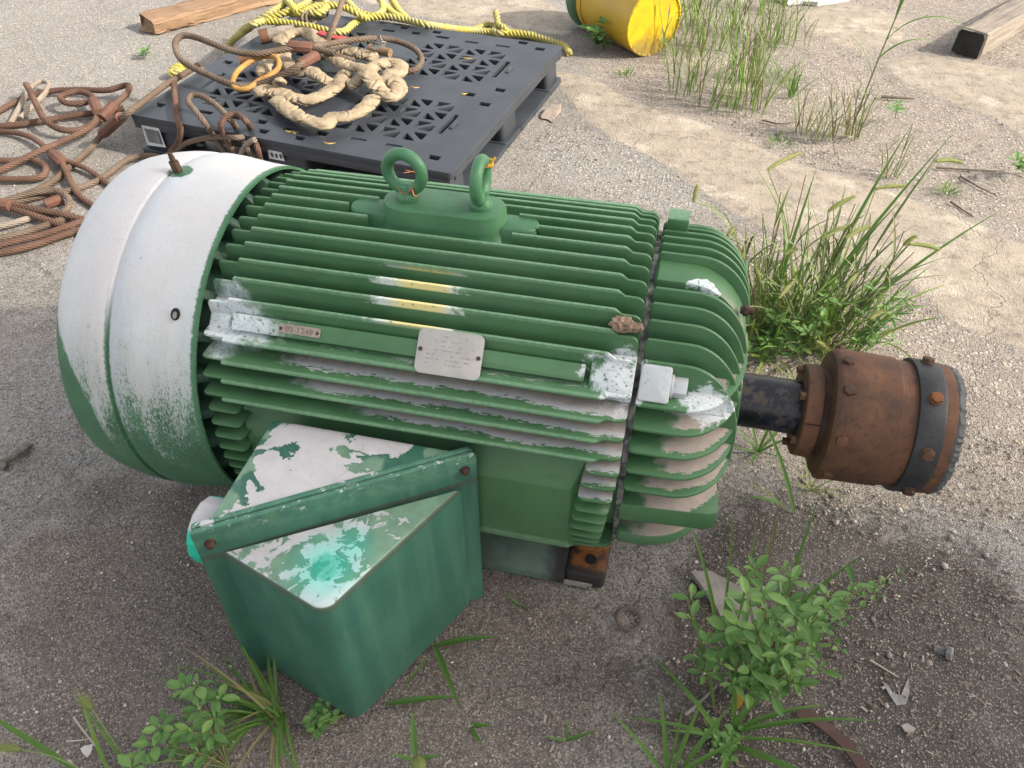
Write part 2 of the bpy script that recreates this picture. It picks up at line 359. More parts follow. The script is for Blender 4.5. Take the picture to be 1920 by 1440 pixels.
M_BOXB = mat_box('peeling_teal_paint', 'base'); M_BOXC = mat_box('flaking_teal_cover_paint', 'cover'); M_BOXF = mat_box('worn_flange_paint', 'flange'); M_HUB = mat_box('turquoise_hub_paint', 'hub')

def mat_rust(name, a, b, c, sc=18, rough=.75, metal=.15):
    n = NT(name); n1 = n.noise(sc, 6, .65); n2 = n.noise(sc*9, 5, .7); n3 = n.noise(sc*.4, 3, .5)
    col = n.mix(n.ss(n1, .36, .62), a, b); col = n.mix(n.mul(n.ss(n2, .52, .68), .6), col, c); col = n.mix(n.mul(n.ss(n3, .5, .7), .4), col, tuple(k*.45 for k in a))
    return n.done(col, rough, metal, n.add(n.mul(n2, .6), n.mul(n.noise(sc*25, 3, .6), .5)), .6, .0012, .3)
M_RUST = mat_rust('brown_rust', (.088, .049, .035), (.158, .078, .044), (.052, .033, .026), 12)
M_RUSTO = mat_rust('orange_rust', (.24, .092, .03), (.16, .068, .032), (.10, .045, .03), 60)
M_RUSTD = mat_rust('dark_rusty_steel', (.06, .038, .03), (.10, .055, .038), (.035, .027, .023), 40)
M_BAND = mat_rust('black_scuffed_band', (.035, .037, .042), (.05, .050, .052), (.022, .022, .025), 25, .45, .2)
M_LEAD = mat_rust('grey_torn_gasket', (.10, .108, .11), (.07, .074, .075), (.17, .175, .172), 50, .6, .1)
def mat_shaft():
    n = NT('shaft_blueing'); s = n.noise(60, 6, .7); l = n.noise(14, 3, .5)
    col = n.mix(n.ss(l, .40, .62), (.010, .012, .018), (.012, .022, .065)); col = n.mix(n.mul(n.ss(s, .47, .60), .7), col, (.10, .078, .062))
    return n.done(col, n.mixf(n.ss(s, .5, .6), .28, .7), .3, n.noise(200, 3), .3, .0006)
M_SHAFT = mat_shaft()
def mat_foot():
    n = NT('rusting_foot_paint'); P = n.xyz(); s = n.noise(35, 5, .65); x = n.add(P[0], n.mul(n.sub(s, .5), .03))
    col = n.mix(n.ss(s, .3, .7), (.105, .155, .125), (.075, .115, .095)); col = n.mix(n.ss(x, -.075, -.045), col, (.022, .018, .018))
    rust = n.mul(n.mul(n.ss(x, -.033, -.025), n.ss(n.add(P[1], n.mul(n.sub(s, .5), .04)), -.192, -.180)), n.ss(P[2], .03, .034))
    col = n.mix(rust, col, n.mix(n.ss(s, .42, .6), (.26, .095, .025), (.05, .03, .02)))
    return n.done(col, .7, 0, n.noise(150, 4), .4, .001)
M_FOOT = mat_foot()
M_PLATE = simple('aluminium_nameplate', (.46, .44, .41), (.36, .35, .33), 14, .55, .35, 300, .0004, .3)
M_DARK = simple('black_void_paint', (.012, .012, .012), None, 20, .8)
M_GASKET = simple('grey_gasket', (.20, .20, .19), (.03, .03, .03), 70, .85)
M_STEEL = simple('dull_steel', (.28, .27, .25), (.18, .17, .15), 60, .5, .5)
M_MUD = simple('dried_mud', (.30, .22, .15), (.20, .14, .10), 80, .95, 0, 200, .004, .8)
M_PALLET = simple('black_plastic', (.038, .044, .054), (.029, .034, .042), 9, .42, 0, 260, .0006, .25)
M_STICKER = simple('paper_sticker', (.55, .55, .56), (.40, .40, .41), 50, .8)
M_INK = simple('printed_ink', (.05, .05, .06), None, 50, .8)
def mat_wire(name, a, b, k=.38):
    n = NT(name); s = n.noise(9, 4, .6); f = n.noise(130, 4, .7); col = n.mix(n.ss(s, .38, .62), a, b); col = n.mix(n.mul(n.ss(f, .5, .7), .4), col, tuple(q*.55 for q in a))
    col = n.mix(n.ss(n.attr('tint'), .55, .05), col, tuple(q*k for q in a))           # darker grooves, so the strands stand out
    return n.done(col, .75, .1, n.noise(500, 3), .5, .001, .3)
M_WIRE = mat_wire('greybrown_wire_rope', (.115, .080, .057), (.165, .125, .095)); M_WIRER = mat_wire('rust_red_wire_rope', (.098, .054, .039), (.140, .082, .057))
M_WIREP = mat_wire('pale_wire_rope', (.30, .26, .215), (.23, .19, .155))
M_YROPE = mat_wire('yellow_poly_rope', (.42, .36, .075), (.34, .315, .15), .30)
def mat_canvas():
    n = NT('beige_canvas'); a = n.noise(30, 5, .65); w = n.noise(75, 4, .6, None, 1.2); g = n.noise(12, 4, .6)
    c = n.mix(n.ss(a, .35, .65), (.34, .275, .19), (.27, .215, .148)); c = n.mix(n.mul(n.ss(g, .52, .68), .6), c, (.20, .15, .10)); c = n.mix(n.mul(n.ss(n.noise(40, 6, .75), .64, .70), .5), c, (.15, .085, .055))
    return n.done(c, .95, 0, n.add(n.mul(w, 2.0), n.noise(700, 3)), .7, .0022, .1)
M_SLING = mat_canvas()
M_LINK = mat_rust('chipped_yellow_paint', (.33, .165, .045), (.40, .22, .06), (.12, .055, .03), 40, .6, 0)
M_RED = simple('faded_red_webbing', (.42, .05, .05), (.3, .04, .04), 40, .7)
def mat_wood(name, a, b, axis=(1, 0, 0), sc=1.0):
    n = NT(name); co = n.scale(n.obj, (3*sc, 45*sc, 45*sc)); s = n.noise(1.6, 6, .65, co, .3); f = n.noise(6, 5, .7, co)
    col = n.mix(n.ss(s, .35, .65), a, b); col = n.mix(n.mul(n.ss(f, .56, .66), .6), col, tuple(k*.35 for k in a))
    return n.done(col, .85, 0, n.add(s, n.mul(f, .7)), .7, .004, .2)
M_WOODL = mat_wood('split_tan_wood', (.28, .185, .115), (.19, .12, .075)); M_WOODG = mat_wood('grey_weathered_wood', (.27, .235, .195), (.18, .155, .13))
M_ENDSHADE = simple('shaded_end_grain', (.018, .017, .017), (.03, .028, .026), 60, .85)  # unlit end face of the timber, its shade put into the colour
M_YPAIL = simple('yellow_plastic', (.47, .30, .028), (.40, .25, .022), 6, .42, 0, 80, .0006, .2, .5)
def mat_lid():
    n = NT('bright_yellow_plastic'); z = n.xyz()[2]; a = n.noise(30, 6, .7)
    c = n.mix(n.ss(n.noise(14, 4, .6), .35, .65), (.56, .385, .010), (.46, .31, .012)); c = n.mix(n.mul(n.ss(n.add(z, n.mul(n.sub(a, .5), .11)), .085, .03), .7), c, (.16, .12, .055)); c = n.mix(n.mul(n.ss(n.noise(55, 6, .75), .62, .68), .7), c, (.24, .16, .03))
    return n.done(c, .42, 0, a, .2, .001, .5)
M_YLID = mat_lid()
M_PGREEN = simple('green_plastic_rim', (.05, .14, .07), (.04, .10, .05), 10, .45)
M_TARP = simple('white_sheet', (.52, .51, .49), (.44, .43, .42), 8, .8, 0, 30, .004, .6)
M_CARD = simple('grey_board', (.30, .28, .255), (.22, .205, .185), 30, .9, 0, 120, .002, .5)
M_STONE = simple('pale_stone', (.46, .40, .32), (.34, .29, .23), 60, .9, 0, 200, .003, .6)
M_PLASTIC = simple('scrap_plastic', (.27, .265, .26), (.17, .165, .16), 60, .5)
M_LEAFD = simple('dry_leaf', (.30, .25, .215), (.22, .18, .155), 70, .8)
M_TWIG = simple('dry_twig', (.10, .080, .065), (.16, .13, .105), 60, .9)
M_STRAW = simple('pale_straw', (.42, .38, .32), (.36, .32, .27), 60, .9)
M_COPPER = simple('copper_wire', (.42, .17, .09), (.35, .13, .07), 40, .4, .7)
M_YSTRING = simple('orange_yellow_string', (.62, .34, .03), (.5, .27, .03), 50, .7)
def mat_plant(name, cols, trans=.35, rough=.5):
    n = NT(name); t = n.attr('tint'); s = n.noise(55, 3, .6)
    col = n.ramp(n.add(t, n.mul(n.sub(s, .5), .22)), cols)
    n.done(col, rough, 0, None, spec=.35)
    tr = n.t.nodes.new('ShaderNodeBsdfTranslucent'); n.t.links.new(col, tr.inputs[0])
    mx = n.t.nodes.new('ShaderNodeMixShader'); mx.inputs[0].default_value = trans
    n.t.links.new(n.b.outputs[0], mx.inputs[1]); n.t.links.new(tr.outputs[0], mx.inputs[2]); n.t.links.new(mx.outputs[0], n.out.inputs[0])
    return n.m
M_GRASS = mat_plant('grass_blade', [(0.0, (.075, .170, .035)), (.35, (.135, .25, .045)), (.65, (.23, .29, .07)), (.85, (.28, .24, .12)), (1.0, (.17, .075, .05))])
M_LEAF = mat_plant('weed_leaf', [(0.0, (.088, .190, .055)), (.5, (.140, .268, .078)), (.86, (.23, .36, .105)), (1.0, (.50, .27, .03))], .3, .55)
M_SEED = mat_plant('seed_head_green', [(0.0, (.20, .26, .07)), (.5, (.30, .31, .12)), (1.0, (.33, .26, .13))], .4, .7)
M_STEMG = mat_plant('weed_stem', [(0.0, (.12, .19, .06)), (.5, (.17, .20, .08)), (1.0, (.16, .085, .055))], .1, .6)

# ================================================================ THE MOTOR
R = 0.270; RC = 0.222; PITCH = 0.0240
UY = [-.1757+PITCH*k for k in range(16)]
LZ = [.1613, .1356, .1119, .0867, .0630, .0392, .0155, -.0082, -.032, -.0558, -.0795, -.103, -.127]
motor = thing('electric_motor', 'big green ribbed electric motor with flaking paint and a chalky white fan cover', 'motor', (-.25, 0, 0))

def arc(cx, cy, r, a0, a1, n=4): return [(cx+r*cos(radians(a0+(a1-a0)*k/n)), cy+r*sin(radians(a0+(a1-a0)*k/n))) for k in range(n+1)]
def fin_outline(vt, vb, x0=-.521, x1=0.0, xl=-.553, xr=.033, d=.0075):
    o = [(xl, vb), (xr, vb)]
    o += arc(xr-.011, vt-d-.011, .011, 0, 90)
    o += [(x1+.007, vt-d), (x1-.001, vt-.001), (x1-.004, vt)]
    o += [(x0+.002, vt), (x0, vt-.002), (x0-.0005, vt-d+.0015), (x0-.002, vt-d)]
    o += arc(xl+.006, vt-d-.006, .006, 90, 180, 3)
    return o
def stub_outline(vt, vb, xa, xb):
    return [(xa, vb), (xb, vb)]+arc(xb-.008, vt-.008, .008, 0, 90, 3)+arc(xa+.008, vt-.008, .008, 90, 180, 3)
m = MB()
m.lathe([(-.556, .10), (-.556, RC-.012), (-.552, RC), (.034, RC), (.036, RC-.01), (.036, .1)], 120)
FT = .0050
for k, y in enumerate(UY):
    vt = sqrt(R*R-y*y)+H; vb = sqrt(max(RC*RC-y*y, .0004))+H-.012
    fy = lambda u, v, w, y=y: (u, y+w, v)
    if k in (6, 7, 8):
        a, b = (-.402, -.126) if k == 7 else (-.365, -.158); o = fin_outline(vt, vb)
        m.prism([(-.553, vb), (a, vb), (a, vt)]+[p for p in o if p[0] < -.45 and p[1] > vb+.001], FT, fy, .0018)
        m.prism([(b, vb)]+[p for p in o if p[0] > -.05]+[(b, vt)], FT, fy, .0018)
    else: m.prism(fin_outline(vt, vb), FT, fy, .0018)
for k, z in enumerate(LZ):
    vt = sqrt(R*R-z*z); vb = sqrt(RC*RC-z*z)-.012
    fb = lambda u, v, w, z=z: (u, v, H+z+w)
    ff = lambda u, v, w, z=z: (u, -v, H+z+w)
    m.prism(fin_outline(vt, vb), FT, fb, .0018)
    if k < 4: m.prism(fin_outline(vt, vb), FT, ff, .0018)
    else:
        m.prism(stub_outline(vt-.0075, vb, -.012-.003*(k-4), .033-.0022*(k-4)), FT, ff, .0018)
        m.prism(stub_outline(vt-.0075, vb, -.550, -.502), FT, ff, .0018)
# curved skirts low on the drive end
for k in range(3):
    zz = -.146-.012*k
    m.prism([(-.5, .12), (.034-.003*k, .12), (.034-.003*k, sqrt(R*R-zz*zz)-.022), (.026-.003*k, sqrt(R*R-zz*zz)-.014), (-.012-.006*k, sqrt(R*R-zz*zz)-.014), (-.03-.006*k, sqrt(R*R-zz*zz)-.002), (-.5, sqrt(R*R-zz*zz)-.002)], .009, lambda u, v, w, zz=zz: (u, -v, H+zz+w), .002)
# corner bosses for the through bolts and the flat rail at 45 degrees
def polar(el_deg, rad):                                  # frame on the front side: u along x, v tangential (upwards), w outward
    a = radians(el_deg); er = np.array([0, -cos(a), sin(a)]); et = np.array([0, sin(a), cos(a)])
    return frame_fn(np.array([0, 0, H])+er*rad, (1, 0, 0), et, er)
m.prism([(-.554, -.030), (.034, -.030), (.034, .030), (-.554, .030)], .03, polar(43.2, .2275), .004)
m.prism(rrect(-.512, -.0115, -.028, .0115, .003), .026, polar(43.0, .2515), .002)
m.prism(rrect(-.022, -.027, .034, .027, .006), .034, polar(43.2, .2440), .004)
m.prism(rrect(-.553, -.027, -.522, .027, .006), .026, polar(43.2, .2385), .004)
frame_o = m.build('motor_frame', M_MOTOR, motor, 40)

# terminal box mounting pad: a frustum on the front
m = MB()
ro = [(-.528, -.208), (-.002, -.208)]
b_ = [(-.526, -.203, H+.080), (.000, -.203, H+.080), (-.004, -.200, H-.168), (-.536, -.200, H-.168)]
t_ = [(-.506, -.2445, H+.009), (-.029, -.2445, H+.009), (-.0275, -.2445, H-.120), (-.506, -.2445, H-.120)]
m.add(b_+t_, [(0, 1, 5, 4), (1, 2, 6, 5), (2, 3, 7, 6), (3, 0, 4, 7), (4, 5, 6, 7)])
bm = bmesh.new(); me0 = bpy.data.meshes.new('tmp'); me0.from_pydata(m.v, [], m.f); bm.from_mesh(me0)
bmesh.ops.bevel(bm, geom=[e for e in bm.edges if not e.is_boundary], offset=.0022, segments=2, profile=.5, affect='EDGES')
bm.to_mesh(me0); bm.free()
me0.polygons.foreach_set('use_smooth', [True]*len(me0.polygons)); me0.set_sharp_from_angle(angle=radians(40))
me0.name = 'mounting_pad'; me0.materials.append(M_MOTOR); po = bpy.data.objects.new('mounting_pad', me0); COL.objects.link(po); po.parent = motor; po.location = (.25, 0, 0)

# lifting boss with lobes, eyebolts
def stadium(x0, x1, r, n=10): return arc(x1-r, 0, r, -90, 90, n)+arc(x0+r, 0, r, 90, 270, n)
m = MB()
up_fn = lambda u, v, w: (u, v, w)
def stack(m, rings, fn=None):                            # rings of (outline, z) skinned together
    vs = []; fs = []; n = len(rings[0][0])
    for o, z in rings: vs += [(u, v, z) for u, v in o]
    for k in range(len(rings)-1):
        for i in range(n):
            j = (i+1) % n; fs.append((k*n+i, k*n+j, (k+1)*n+j, (k+1)*n+i))
    fs.append(tuple((len(rings)-1)*n+i for i in range(n))); m.add(vs, fs)
def dil(x0, x1, r, e): return stadium(x0-e, x1+e, r+e)
stack(m, [(dil(-.349, -.174, .034, .030), H+.228), (dil(-.349, -.174, .034, .016), H+.238), (dil(-.349, -.174, .034, .006), H+.247), (dil(-.349, -.174, .034, .002), H+.258), (dil(-.349, -.174, .034, 0), H+.281), (dil(-.349, -.174, .034, -.0006), H+.2826), (dil(-.349, -.174, .034, -.0022), H+.2832)])
for x0, x1 in ((-.402, -.33), (-.193, -.126)):
    stack(m, [(dil(x0, x1, .0205, .018), H+.230), (dil(x0, x1, .0205, .008), H+.240), (dil(x0, x1, .0205, .002), H+.249), (dil(x0, x1, .0205, 0), H+.262), (dil(x0, x1, .0205, -.0015), H+.2645), (dil(x0, x1, .0205, -.004), H+.2655)])
m.build('lifting_boss', M_BOSS, motor, 38)
def eyebolt(x, rz, lean):
    m = MB(); c = np.array([x, 0, .6085]); ca, sa = cos(rz), sin(rz)
    pts = [(c[0]+ca*.0262*cos(t), c[1]+sa*.0262*cos(t), c[2]+.0262*sin(t)) for t in np.arange(48)*2*pi/48]
    m.sweep(pts, .0086, 14, closed=True)
    m.lathe([(-.0415, .0150), (-.0385, .0155), (-.0335, .0150), (-.030, .0118), (-.025, .0105), (-.0195, .0095)], 24, 0, 0, frame=lambda p: (x+p[1], p[2], .6085+p[0]))
    return rebase(m.build('eyebolt', M_EYE, motor, 50), (x-(-.25), 0, .567))
eyebolt(-.316, radians(-8), 0); eyebolt(-.2085, radians(90), 0)

# nameplate and serial tag on the rail
pn = polar(43.0, .2690)
m = MB(); m.prism(rrect(-.2475, -.0305, -.1595, .0285, .009, 5), .0016, lambda u, v, w: pn(u, v, w+.0005), .0005)
plate = m.build('nameplate', M_PLATE, motor, 40)
for xx, vv in ((-.2425, .0005), (-.1645, -.0015)):
    m = MB(); f = polar(43.0, .2706)
    m.prism(circ(.0029, 12), .0022, lambda u, v, w: f(u+xx, v+vv, w), .0008); m.build('rivet', M_RUSTD, plate, 40)
# worn rows of stamping: shallow raised ridges, not legible in the photograph
m = MB(); rr_ = random.Random(3); f = polar(43.0, .27010)
for vv in (.019, .013, .007, .001, -.005, -.011, -.017):
    xx = -.234
    while xx < -.174:
        L = rr_.uniform(.002, .007)
        if rr_.random() < .5: m.prism([(xx, vv), (xx+L, vv), (xx+L, vv+.0012), (xx, vv+.0012)], .0004, f)
        xx += L+rr_.uniform(.001, .004)
m.build('worn_stamping', simple('worn_stamp_metal', (.37, .355, .33), (.33, .32, .30), 80, .6, .3), plate, 0)
m = MB(); ft = polar(43.0, .2648)
m.prism(rrect(-.4425, -.0058, -.3835, .0068, .0012, 3), .0016, lambda u, v, w: ft(u, v, w+.0002), .0004)
tagp = m.build('serial_tag', simple('tarnished_tag', (.36, .30, .25), (.28, .22, .185), 120, .5, .35, 300, .0004), motor, 40)
for xx in (-.4395, -.3870):
    m = MB(); f = polar(43.0, .2662)
    m.prism(circ(.0022, 10), .0016, lambda u, v, w: f(u+xx, v, w), .0005); m.build('rivet', M_RUSTD, tagp, 40)
def text_mesh(txt, size, ext):
    cu = bpy.data.curves.new('t', 'FONT'); cu.body = txt; cu.size = size; cu.extrude = ext; cu.resolution_u = 3
    ob = bpy.data.objects.new('t', cu); COL.objects.link(ob); bpy.context.view_layer.update()
    me = bpy.data.meshes.new_from_object(ob.evaluated_get(bpy.context.evaluated_depsgraph_get()))
    vs = [tuple(v.co) for v in me.vertices]; fs = [tuple(p.vertices) for p in me.polygons]
    bpy.data.objects.remove(ob); bpy.data.curves.remove(cu); bpy.data.meshes.remove(me); return vs, fs
vs, fs = text_mesh('03-1248', .0118, .0002)
wd = max(v[0] for v in vs); f = polar(43.0, .2660)
m = MB(); m.add([f(-.4335+v[0]*.040/wd, -.0036+v[1]*.95, v[2]) for v in vs], fs)
m.build('serial_number', simple('stamped_digits', (.20, .165, .14), None, 80, .6, .2), tagp, 0)

def mat_white_bolt():
    n = NT('white_sprayed_bolt'); a = n.noise(170, 5, .7); c = n.mix(n.ss(a, .62, .67), (.50, .52, .53), (.10, .20, .13)); c = n.mix(n.ss(n.noise(40, 4, .6), .42, .6), c, n.mix(.25, c, (.35, .42, .44)))
    return n.done(c, .7, 0, a, .3, .0008)
M_WBOLT = mat_white_bolt()
# gasket groove and drive end bracket
m = MB(); m.lathe([(.0335, .10), (.0335, .2345), (.0415, .2345), (.0415, .10)], 120, jit=lambda k, x, r, a: (x, r+.0035*sin(a*31)*sin(a*17+2))); m.build('joint_gasket', M_GASKET, motor)
RB = .2515; RBC = .207
m = MB()
core = [(.0400, .12), (.0400, RBC), (.100, RBC)]+[(.100+.068*sin(t), RBC-.090*(1-cos(t))) for t in np.linspace(.2, pi/2, 10)]+[(.171, .10), (.171, .05)]
m.lathe(core, 120)
def bfin(vt, vb, x0=.0400, xs=.098, xe=.177, drop=.125, r0=.004):
    o = [(x0, vb), (xe, vb)]
    d = min(drop, vt-vb-.002)
    o += [(xs+(xe-xs)*sin(t), vt-d*(1-cos(t))) for t in np.linspace(pi/2, 0, 14)]
    o += [(x0+r0, vt), (x0, vt-r0)]
    return o
for k, y in enumerate(UY):
    if k in (5, 6): continue
    y *= RB/R; vt = sqrt(RB*RB-y*y)+H-(.006 if k == 5 else 0); vb = H+sqrt(max(.15**2-y*y, .0009))
    m.prism(bfin(vt, vb), FT+.0008, lambda u, v, w, y=y: (u, y+w, v), .0022)
# wide land at the top of the bracket
y5, y6 = UY[4], UY[6]
m.prism(bfin(H+.2405, H+.12, xs=.085), (UY[7]-UY[5])*.93+.004, lambda u, v, w: (u, (UY[5]+UY[7])/2*.93-.003+w, v), .004)
m.prism([(.045, 0), (.075, 0), (.075, .02), (.045, .02)], .03, lambda u, v, w: (u, .075+w, v+H+.243), .003)
for k, z in enumerate([.150, .1215, .093, .0645, .0360]):
    vt = sqrt(RB*RB-z*z)+(.004 if k == 0 else 0); vb = sqrt(max(.15**2-z*z, .0009))
    m.prism(bfin(vt, vb), FT+.0008, lambda u, v, w, z=z: (u, -v, H+z+w), .0022)
    m.prism(bfin(vt, vb), FT+.0008, lambda u, v, w, z=z: (u, v, H+z+w), .0022)
# foot lug and scoop low on the front of the bracket
m.prism([(.0400, .12), (.160, .12), (.170, .195), (.170, .224), (.158, .230), (.0400, .238)], .036, lambda u, v, w: (u, -v, H-.026+w), .003)
m.prism(bfin(.226, .10, xs=.072, xe=.162, drop=.09), .026, lambda u, v, w: (u, -v, H-.098+w), .005)
m.prism(bfin(.214, .10, xs=.070, xe=.157, drop=.08), .010, lambda u, v, w: (u, -v, H-.121+w), .003)
m.prism(bfin(.204, .10, xs=.068, xe=.152, drop=.08), .010, lambda u, v, w: (u, -v, H-.136+w), .003)
m.prism(bfin(.190, .10, xs=.066, xe=.146, drop=.08), .010, lambda u, v, w: (u, -v, H-.151+w), .003)
m.prism([(-.05, .03), (.05, .03), (.05, .165), (-.05, .165)], .006, lambda u, v, w: (.166+w, .05+u*.9, H+v+.02), .002)
# bolt pocket at 45 degrees
m.prism([(.0400, -.030), (.155, -.030), (.155, .030), (.0400, .030)], .02, polar(43.2, .2055), .004)
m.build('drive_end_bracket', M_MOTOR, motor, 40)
m = MB(); m.prism(rrect(.0412, -.0235, .080, .0235, .004), .056, polar(43.0, .2270), .003); m.build('bolt_boss', M_WBOLT, motor, 40)
m = MB(); f = polar(43.0, .2360); g = lambda u, v, w: f(.0925+w, u, v)
m.prism(circ(.0165, 20), .004, lambda u, v, w: f(.082+w, u, v), .001); m.prism(hexa(.0155), .017, g, .001); m.build('hex_bolt', M_WBOLT, motor, 30)
m = MB(); m.prism(circ(.0055, 12), .018, lambda u, v, w: (.166+w, -.052+u, H+.205+v), .0015); m.prism(hexa(.008), .006, lambda u, v, w: (.164+w, -.052+u, H+.205+v), .001); m.build('grease_fitting', M_RUSTD, motor, 30)

# fan cover shell with its crease, and the ribs of the bracket seen inside it
def cov_r(x):
    pts = [(-.558, .2702), (-.60, .2730), (-.645, .2785), (-.668, .2800), (-.680, .2785), (-.6855, .2752), (-.6885, .2748), (-.6905, .2785), (-.698, .2792), (-.718, .2780), (-.740, .2745), (-.760, .2698), (-.772, .2662), (-.778, .2635), (-.782, .2590), (-.7840, .2520), (-.7845, .190)]
    return pts
prof = cov_r(0); inner = [(x+(.0042 if i > 13 else 0), r-.0042) for i, (x, r) in enumerate(prof)]
dent = lambda k, x, r, a: (x, r*(1+.006*sin(2*a+.6)*min(1, max(0, (-.60-x)*8))*.35+.0015*sin(5*a+1)))
m = MB(); m.lathe(prof+inner[::-1], 144, 0, H, dent, caps=False)
n_ = len(prof)*2; s_ = 144
for i in range(s_): m.f.append(((n_-1)*s_+i, i, (i+1) % s_, (n_-1)*s_+(i+1) % s_))
cover_o = m.build('fan_cover', M_COVER, motor, 32)
m = MB(); m.lathe([(-.778, .195), (-.778, .05), (-.781, .05), (-.781, .195)], 48, caps=False)
m.build('air_inlet_grille', M_DGREEN, cover_o)
m = MB(); f = lambda u, v, w: (-.675+u-.0045*(w*30), .006+v, H+.2785+w)
m.prism(hexa(.0076, .3), .020, lambda u, v, w: f(u, v, w+.007), .0008); m.prism(circ(.0052, 12), .012, lambda u, v, w: f(u, v, w-.008), .0006); m.prism(circ(.0042, 12), .011, lambda u, v, w: f(u, v, w+.0205), .002); m.prism(circ(.0034, 10), .006, lambda u, v, w: f(u-.0003, v, w+.0275), .0015)
m.build('grease_pipe', M_RUSTD, cover_o, 30)
m = MB(); fh = polar(42.5, .2755); m.prism([(a*.75, b) for a, b in circ(.0085, 16)], .003, lambda u, v, w: fh(u-.590, v, w-.0015), .0004); m.build('bolt_hole', M_DARK, cover_o)
m = MB(); m.prism([(.4*a, .7*b-.0015) for a, b in circ(.0075, 12)], .002, lambda u, v, w: fh(u-.5895, v, w+.0005), .0004); m.build('hole_bolt', M_STEEL, cover_o)
m = MB(); m.lathe([(-.60, .08), (-.60, .214), (-.545, .214), (-.545, .08)], 96)
for k in range(26):
    a = 2*pi*k/26+.09
    er = np.array([0, cos(a), sin(a)]); et = np.array([0, -sin(a), cos(a)])
    f = frame_fn(np.array([0, 0, H]), (1, 0, 0), er, et)
    m.prism([(-.600, .205), (-.549, .205), (-.549, .222), (-.555, .238), (-.568, .252), (-.585, .262), (-.600, .262)], .014, f, .003)
m.build('fan_end_bracket', M_DGREEN, motor, 40)

# feet
m = MB()
m.prism([(-.492, -.176), (-.032, -.176), (-.032, -.08), (-.492, -.08)], .0, lambda u, v, w: (u, v, w)) if False else None
m.add([(x, y, z) for x in (-.500, -.034) for y, z in ((-.200, .001), (-.198, .012), (-.150, .050), (-.06, .055), (-.06, .001))], [(0, 1, 6, 5), (1, 2, 7, 6), (2, 3, 8, 7), (3, 4, 9, 8), (4, 0, 5, 9), (0, 4, 3, 2, 1), (5, 6, 7, 8, 9)])
for x0, x1 in ((-.0335, .032), (-.545, -.5005)):
    m.prism(rrect(x0, -.199, x1, -.07, .010, 4), .032, lambda u, v, w: (u, v, .017+w), .004)
    m.prism(rrect(x0+.004, -.15, x1-.01, -.07, .010, 4), .06, lambda u, v, w: (u, v, .05+w), .004)
m.build('motor_foot', M_FOOT, motor, 40)
m = MB(); m.add([(x, -y, z) for x in (-.545, .032) for y, z in ((-.200, .001), (-.198, .03), (-.150, .055), (-.06, .06), (-.06, .001))], [(0, 1, 6, 5), (1, 2, 7, 6), (2, 3, 8, 7), (3, 4, 9, 8), (4, 0, 5, 9), (0, 4, 3, 2, 1), (5, 6, 7, 8, 9)]); m.build('motor_foot', M_FOOT, motor, 40)
m = MB(); m.prism(circ(.0095, 20), .002, lambda u, v, w: (.004+u, -.167+v, .0345+w)); m.build('bolt_hole', M_DARK, motor)
m = MB(); m.box((-.034, -.2015, .001), (.012, -.1992, .0125)); m.build('foot_shim', M_CARD, motor)

# shaft and seal
m = MB(); m.lathe([(.150, .0415), (.292, .0415)], 64, 0, H-.0015); m.build('shaft', M_SHAFT, motor, 30)
m = MB(); m.lathe([(.160, .072), (.176, .066), (.183, .056), (.190, .0475), (.191, .042)], 64, 0, H-.0015); m.build('shaft_seal', simple('seal_green_paint', (.06, .13, .07), (.07, .055, .04), 40, .6), motor, 40)

# coupling on the shaft end
ZC = H-.004
coup = bpy.data.objects.new('coupling', None); COL.objects.link(coup); coup.parent = motor; coup.location = (.38+.25, 0, ZC)
jr = lambda amp: (lambda k, x, r, a: (x, r+amp*(sin(a*13+k)*.5+sin(a*29+2*k)*.5)))
m = MB(); m.lathe([(.2795, .043), (.2795, .0675), (.2815, .0700), (.3010, .0712), (.3030, .070), (.304, .060)], 96, 0, ZC); hubp = m.build('clamp_collar', M_RUST, coup, 35)
m = MB(); m.lathe([(.303, .05), (.303, .064), (.319, .064), (.319, .05)], 72, 0, ZC); m.build('collar_neck', M_RUSTD, coup, 35)
m = MB(); m.lathe([(.314, .06), (.3145, .094), (.319, .0975), (.3235, .0992), (.362, .0988), (.4015, .0975), (.4030, .0958), (.4045, .0952), (.426, .0938), (.430, .09)], 128, 0, ZC); m.build('coupling_sleeve', M_RUST, coup, 22)
m = MB(); m.lathe([(.4235, .09), (.4235, .0992), (.426, .1003), (.4555, .1000), (.4590, .0985), (.4605, .09)], 128, 0, ZC); bando = m.build('band', M_BAND, coup, 30)
m = MB(); m.lathe([(.4585, .088), (.4590, .0978), (.4700, .0968), (.4790, .0942), (.4830, .0905), (.4830, .05)], 128, 0, ZC); m.build('end_ring', M_RUST, coup, 35)
rj = random.Random(5); jag = [rj.uniform(-.0020, .0022) for _ in range(144)]
m = MB(); m.lathe([(.4705, .094), (.4770, .0965), (.4845, .0935), (.4880, .0870), (.4875, .06)], 144, 0, ZC, lambda k, x, r, a: (x+(jag[int(a/2/pi*144) % 144]*.6 if k > 0 else 0), r+(jag[int(a/2/pi*144) % 144]*.5 if k > 0 else 0))); m.build('torn_gasket', M_LEAD, coup, 20)
def radial_bolt(x, el, rad, s, mat, par):
    f0 = polar(el, rad); m = MB(); c = f0(x, 0, 0); dz = ZC-H
    m.prism(circ(s*1.12, 16), .003, lambda u, v, w: tuple(np.array(f0(u+x, v, w+.001))+[0, 0, dz]), .0006)
    m.prism(hexa(s, .4), .007, lambda u, v, w: tuple(np.array(f0(u+x, v, w+.0045))+[0, 0, dz]), .0009)
    m.build('hex_bolt', mat, par, 30)
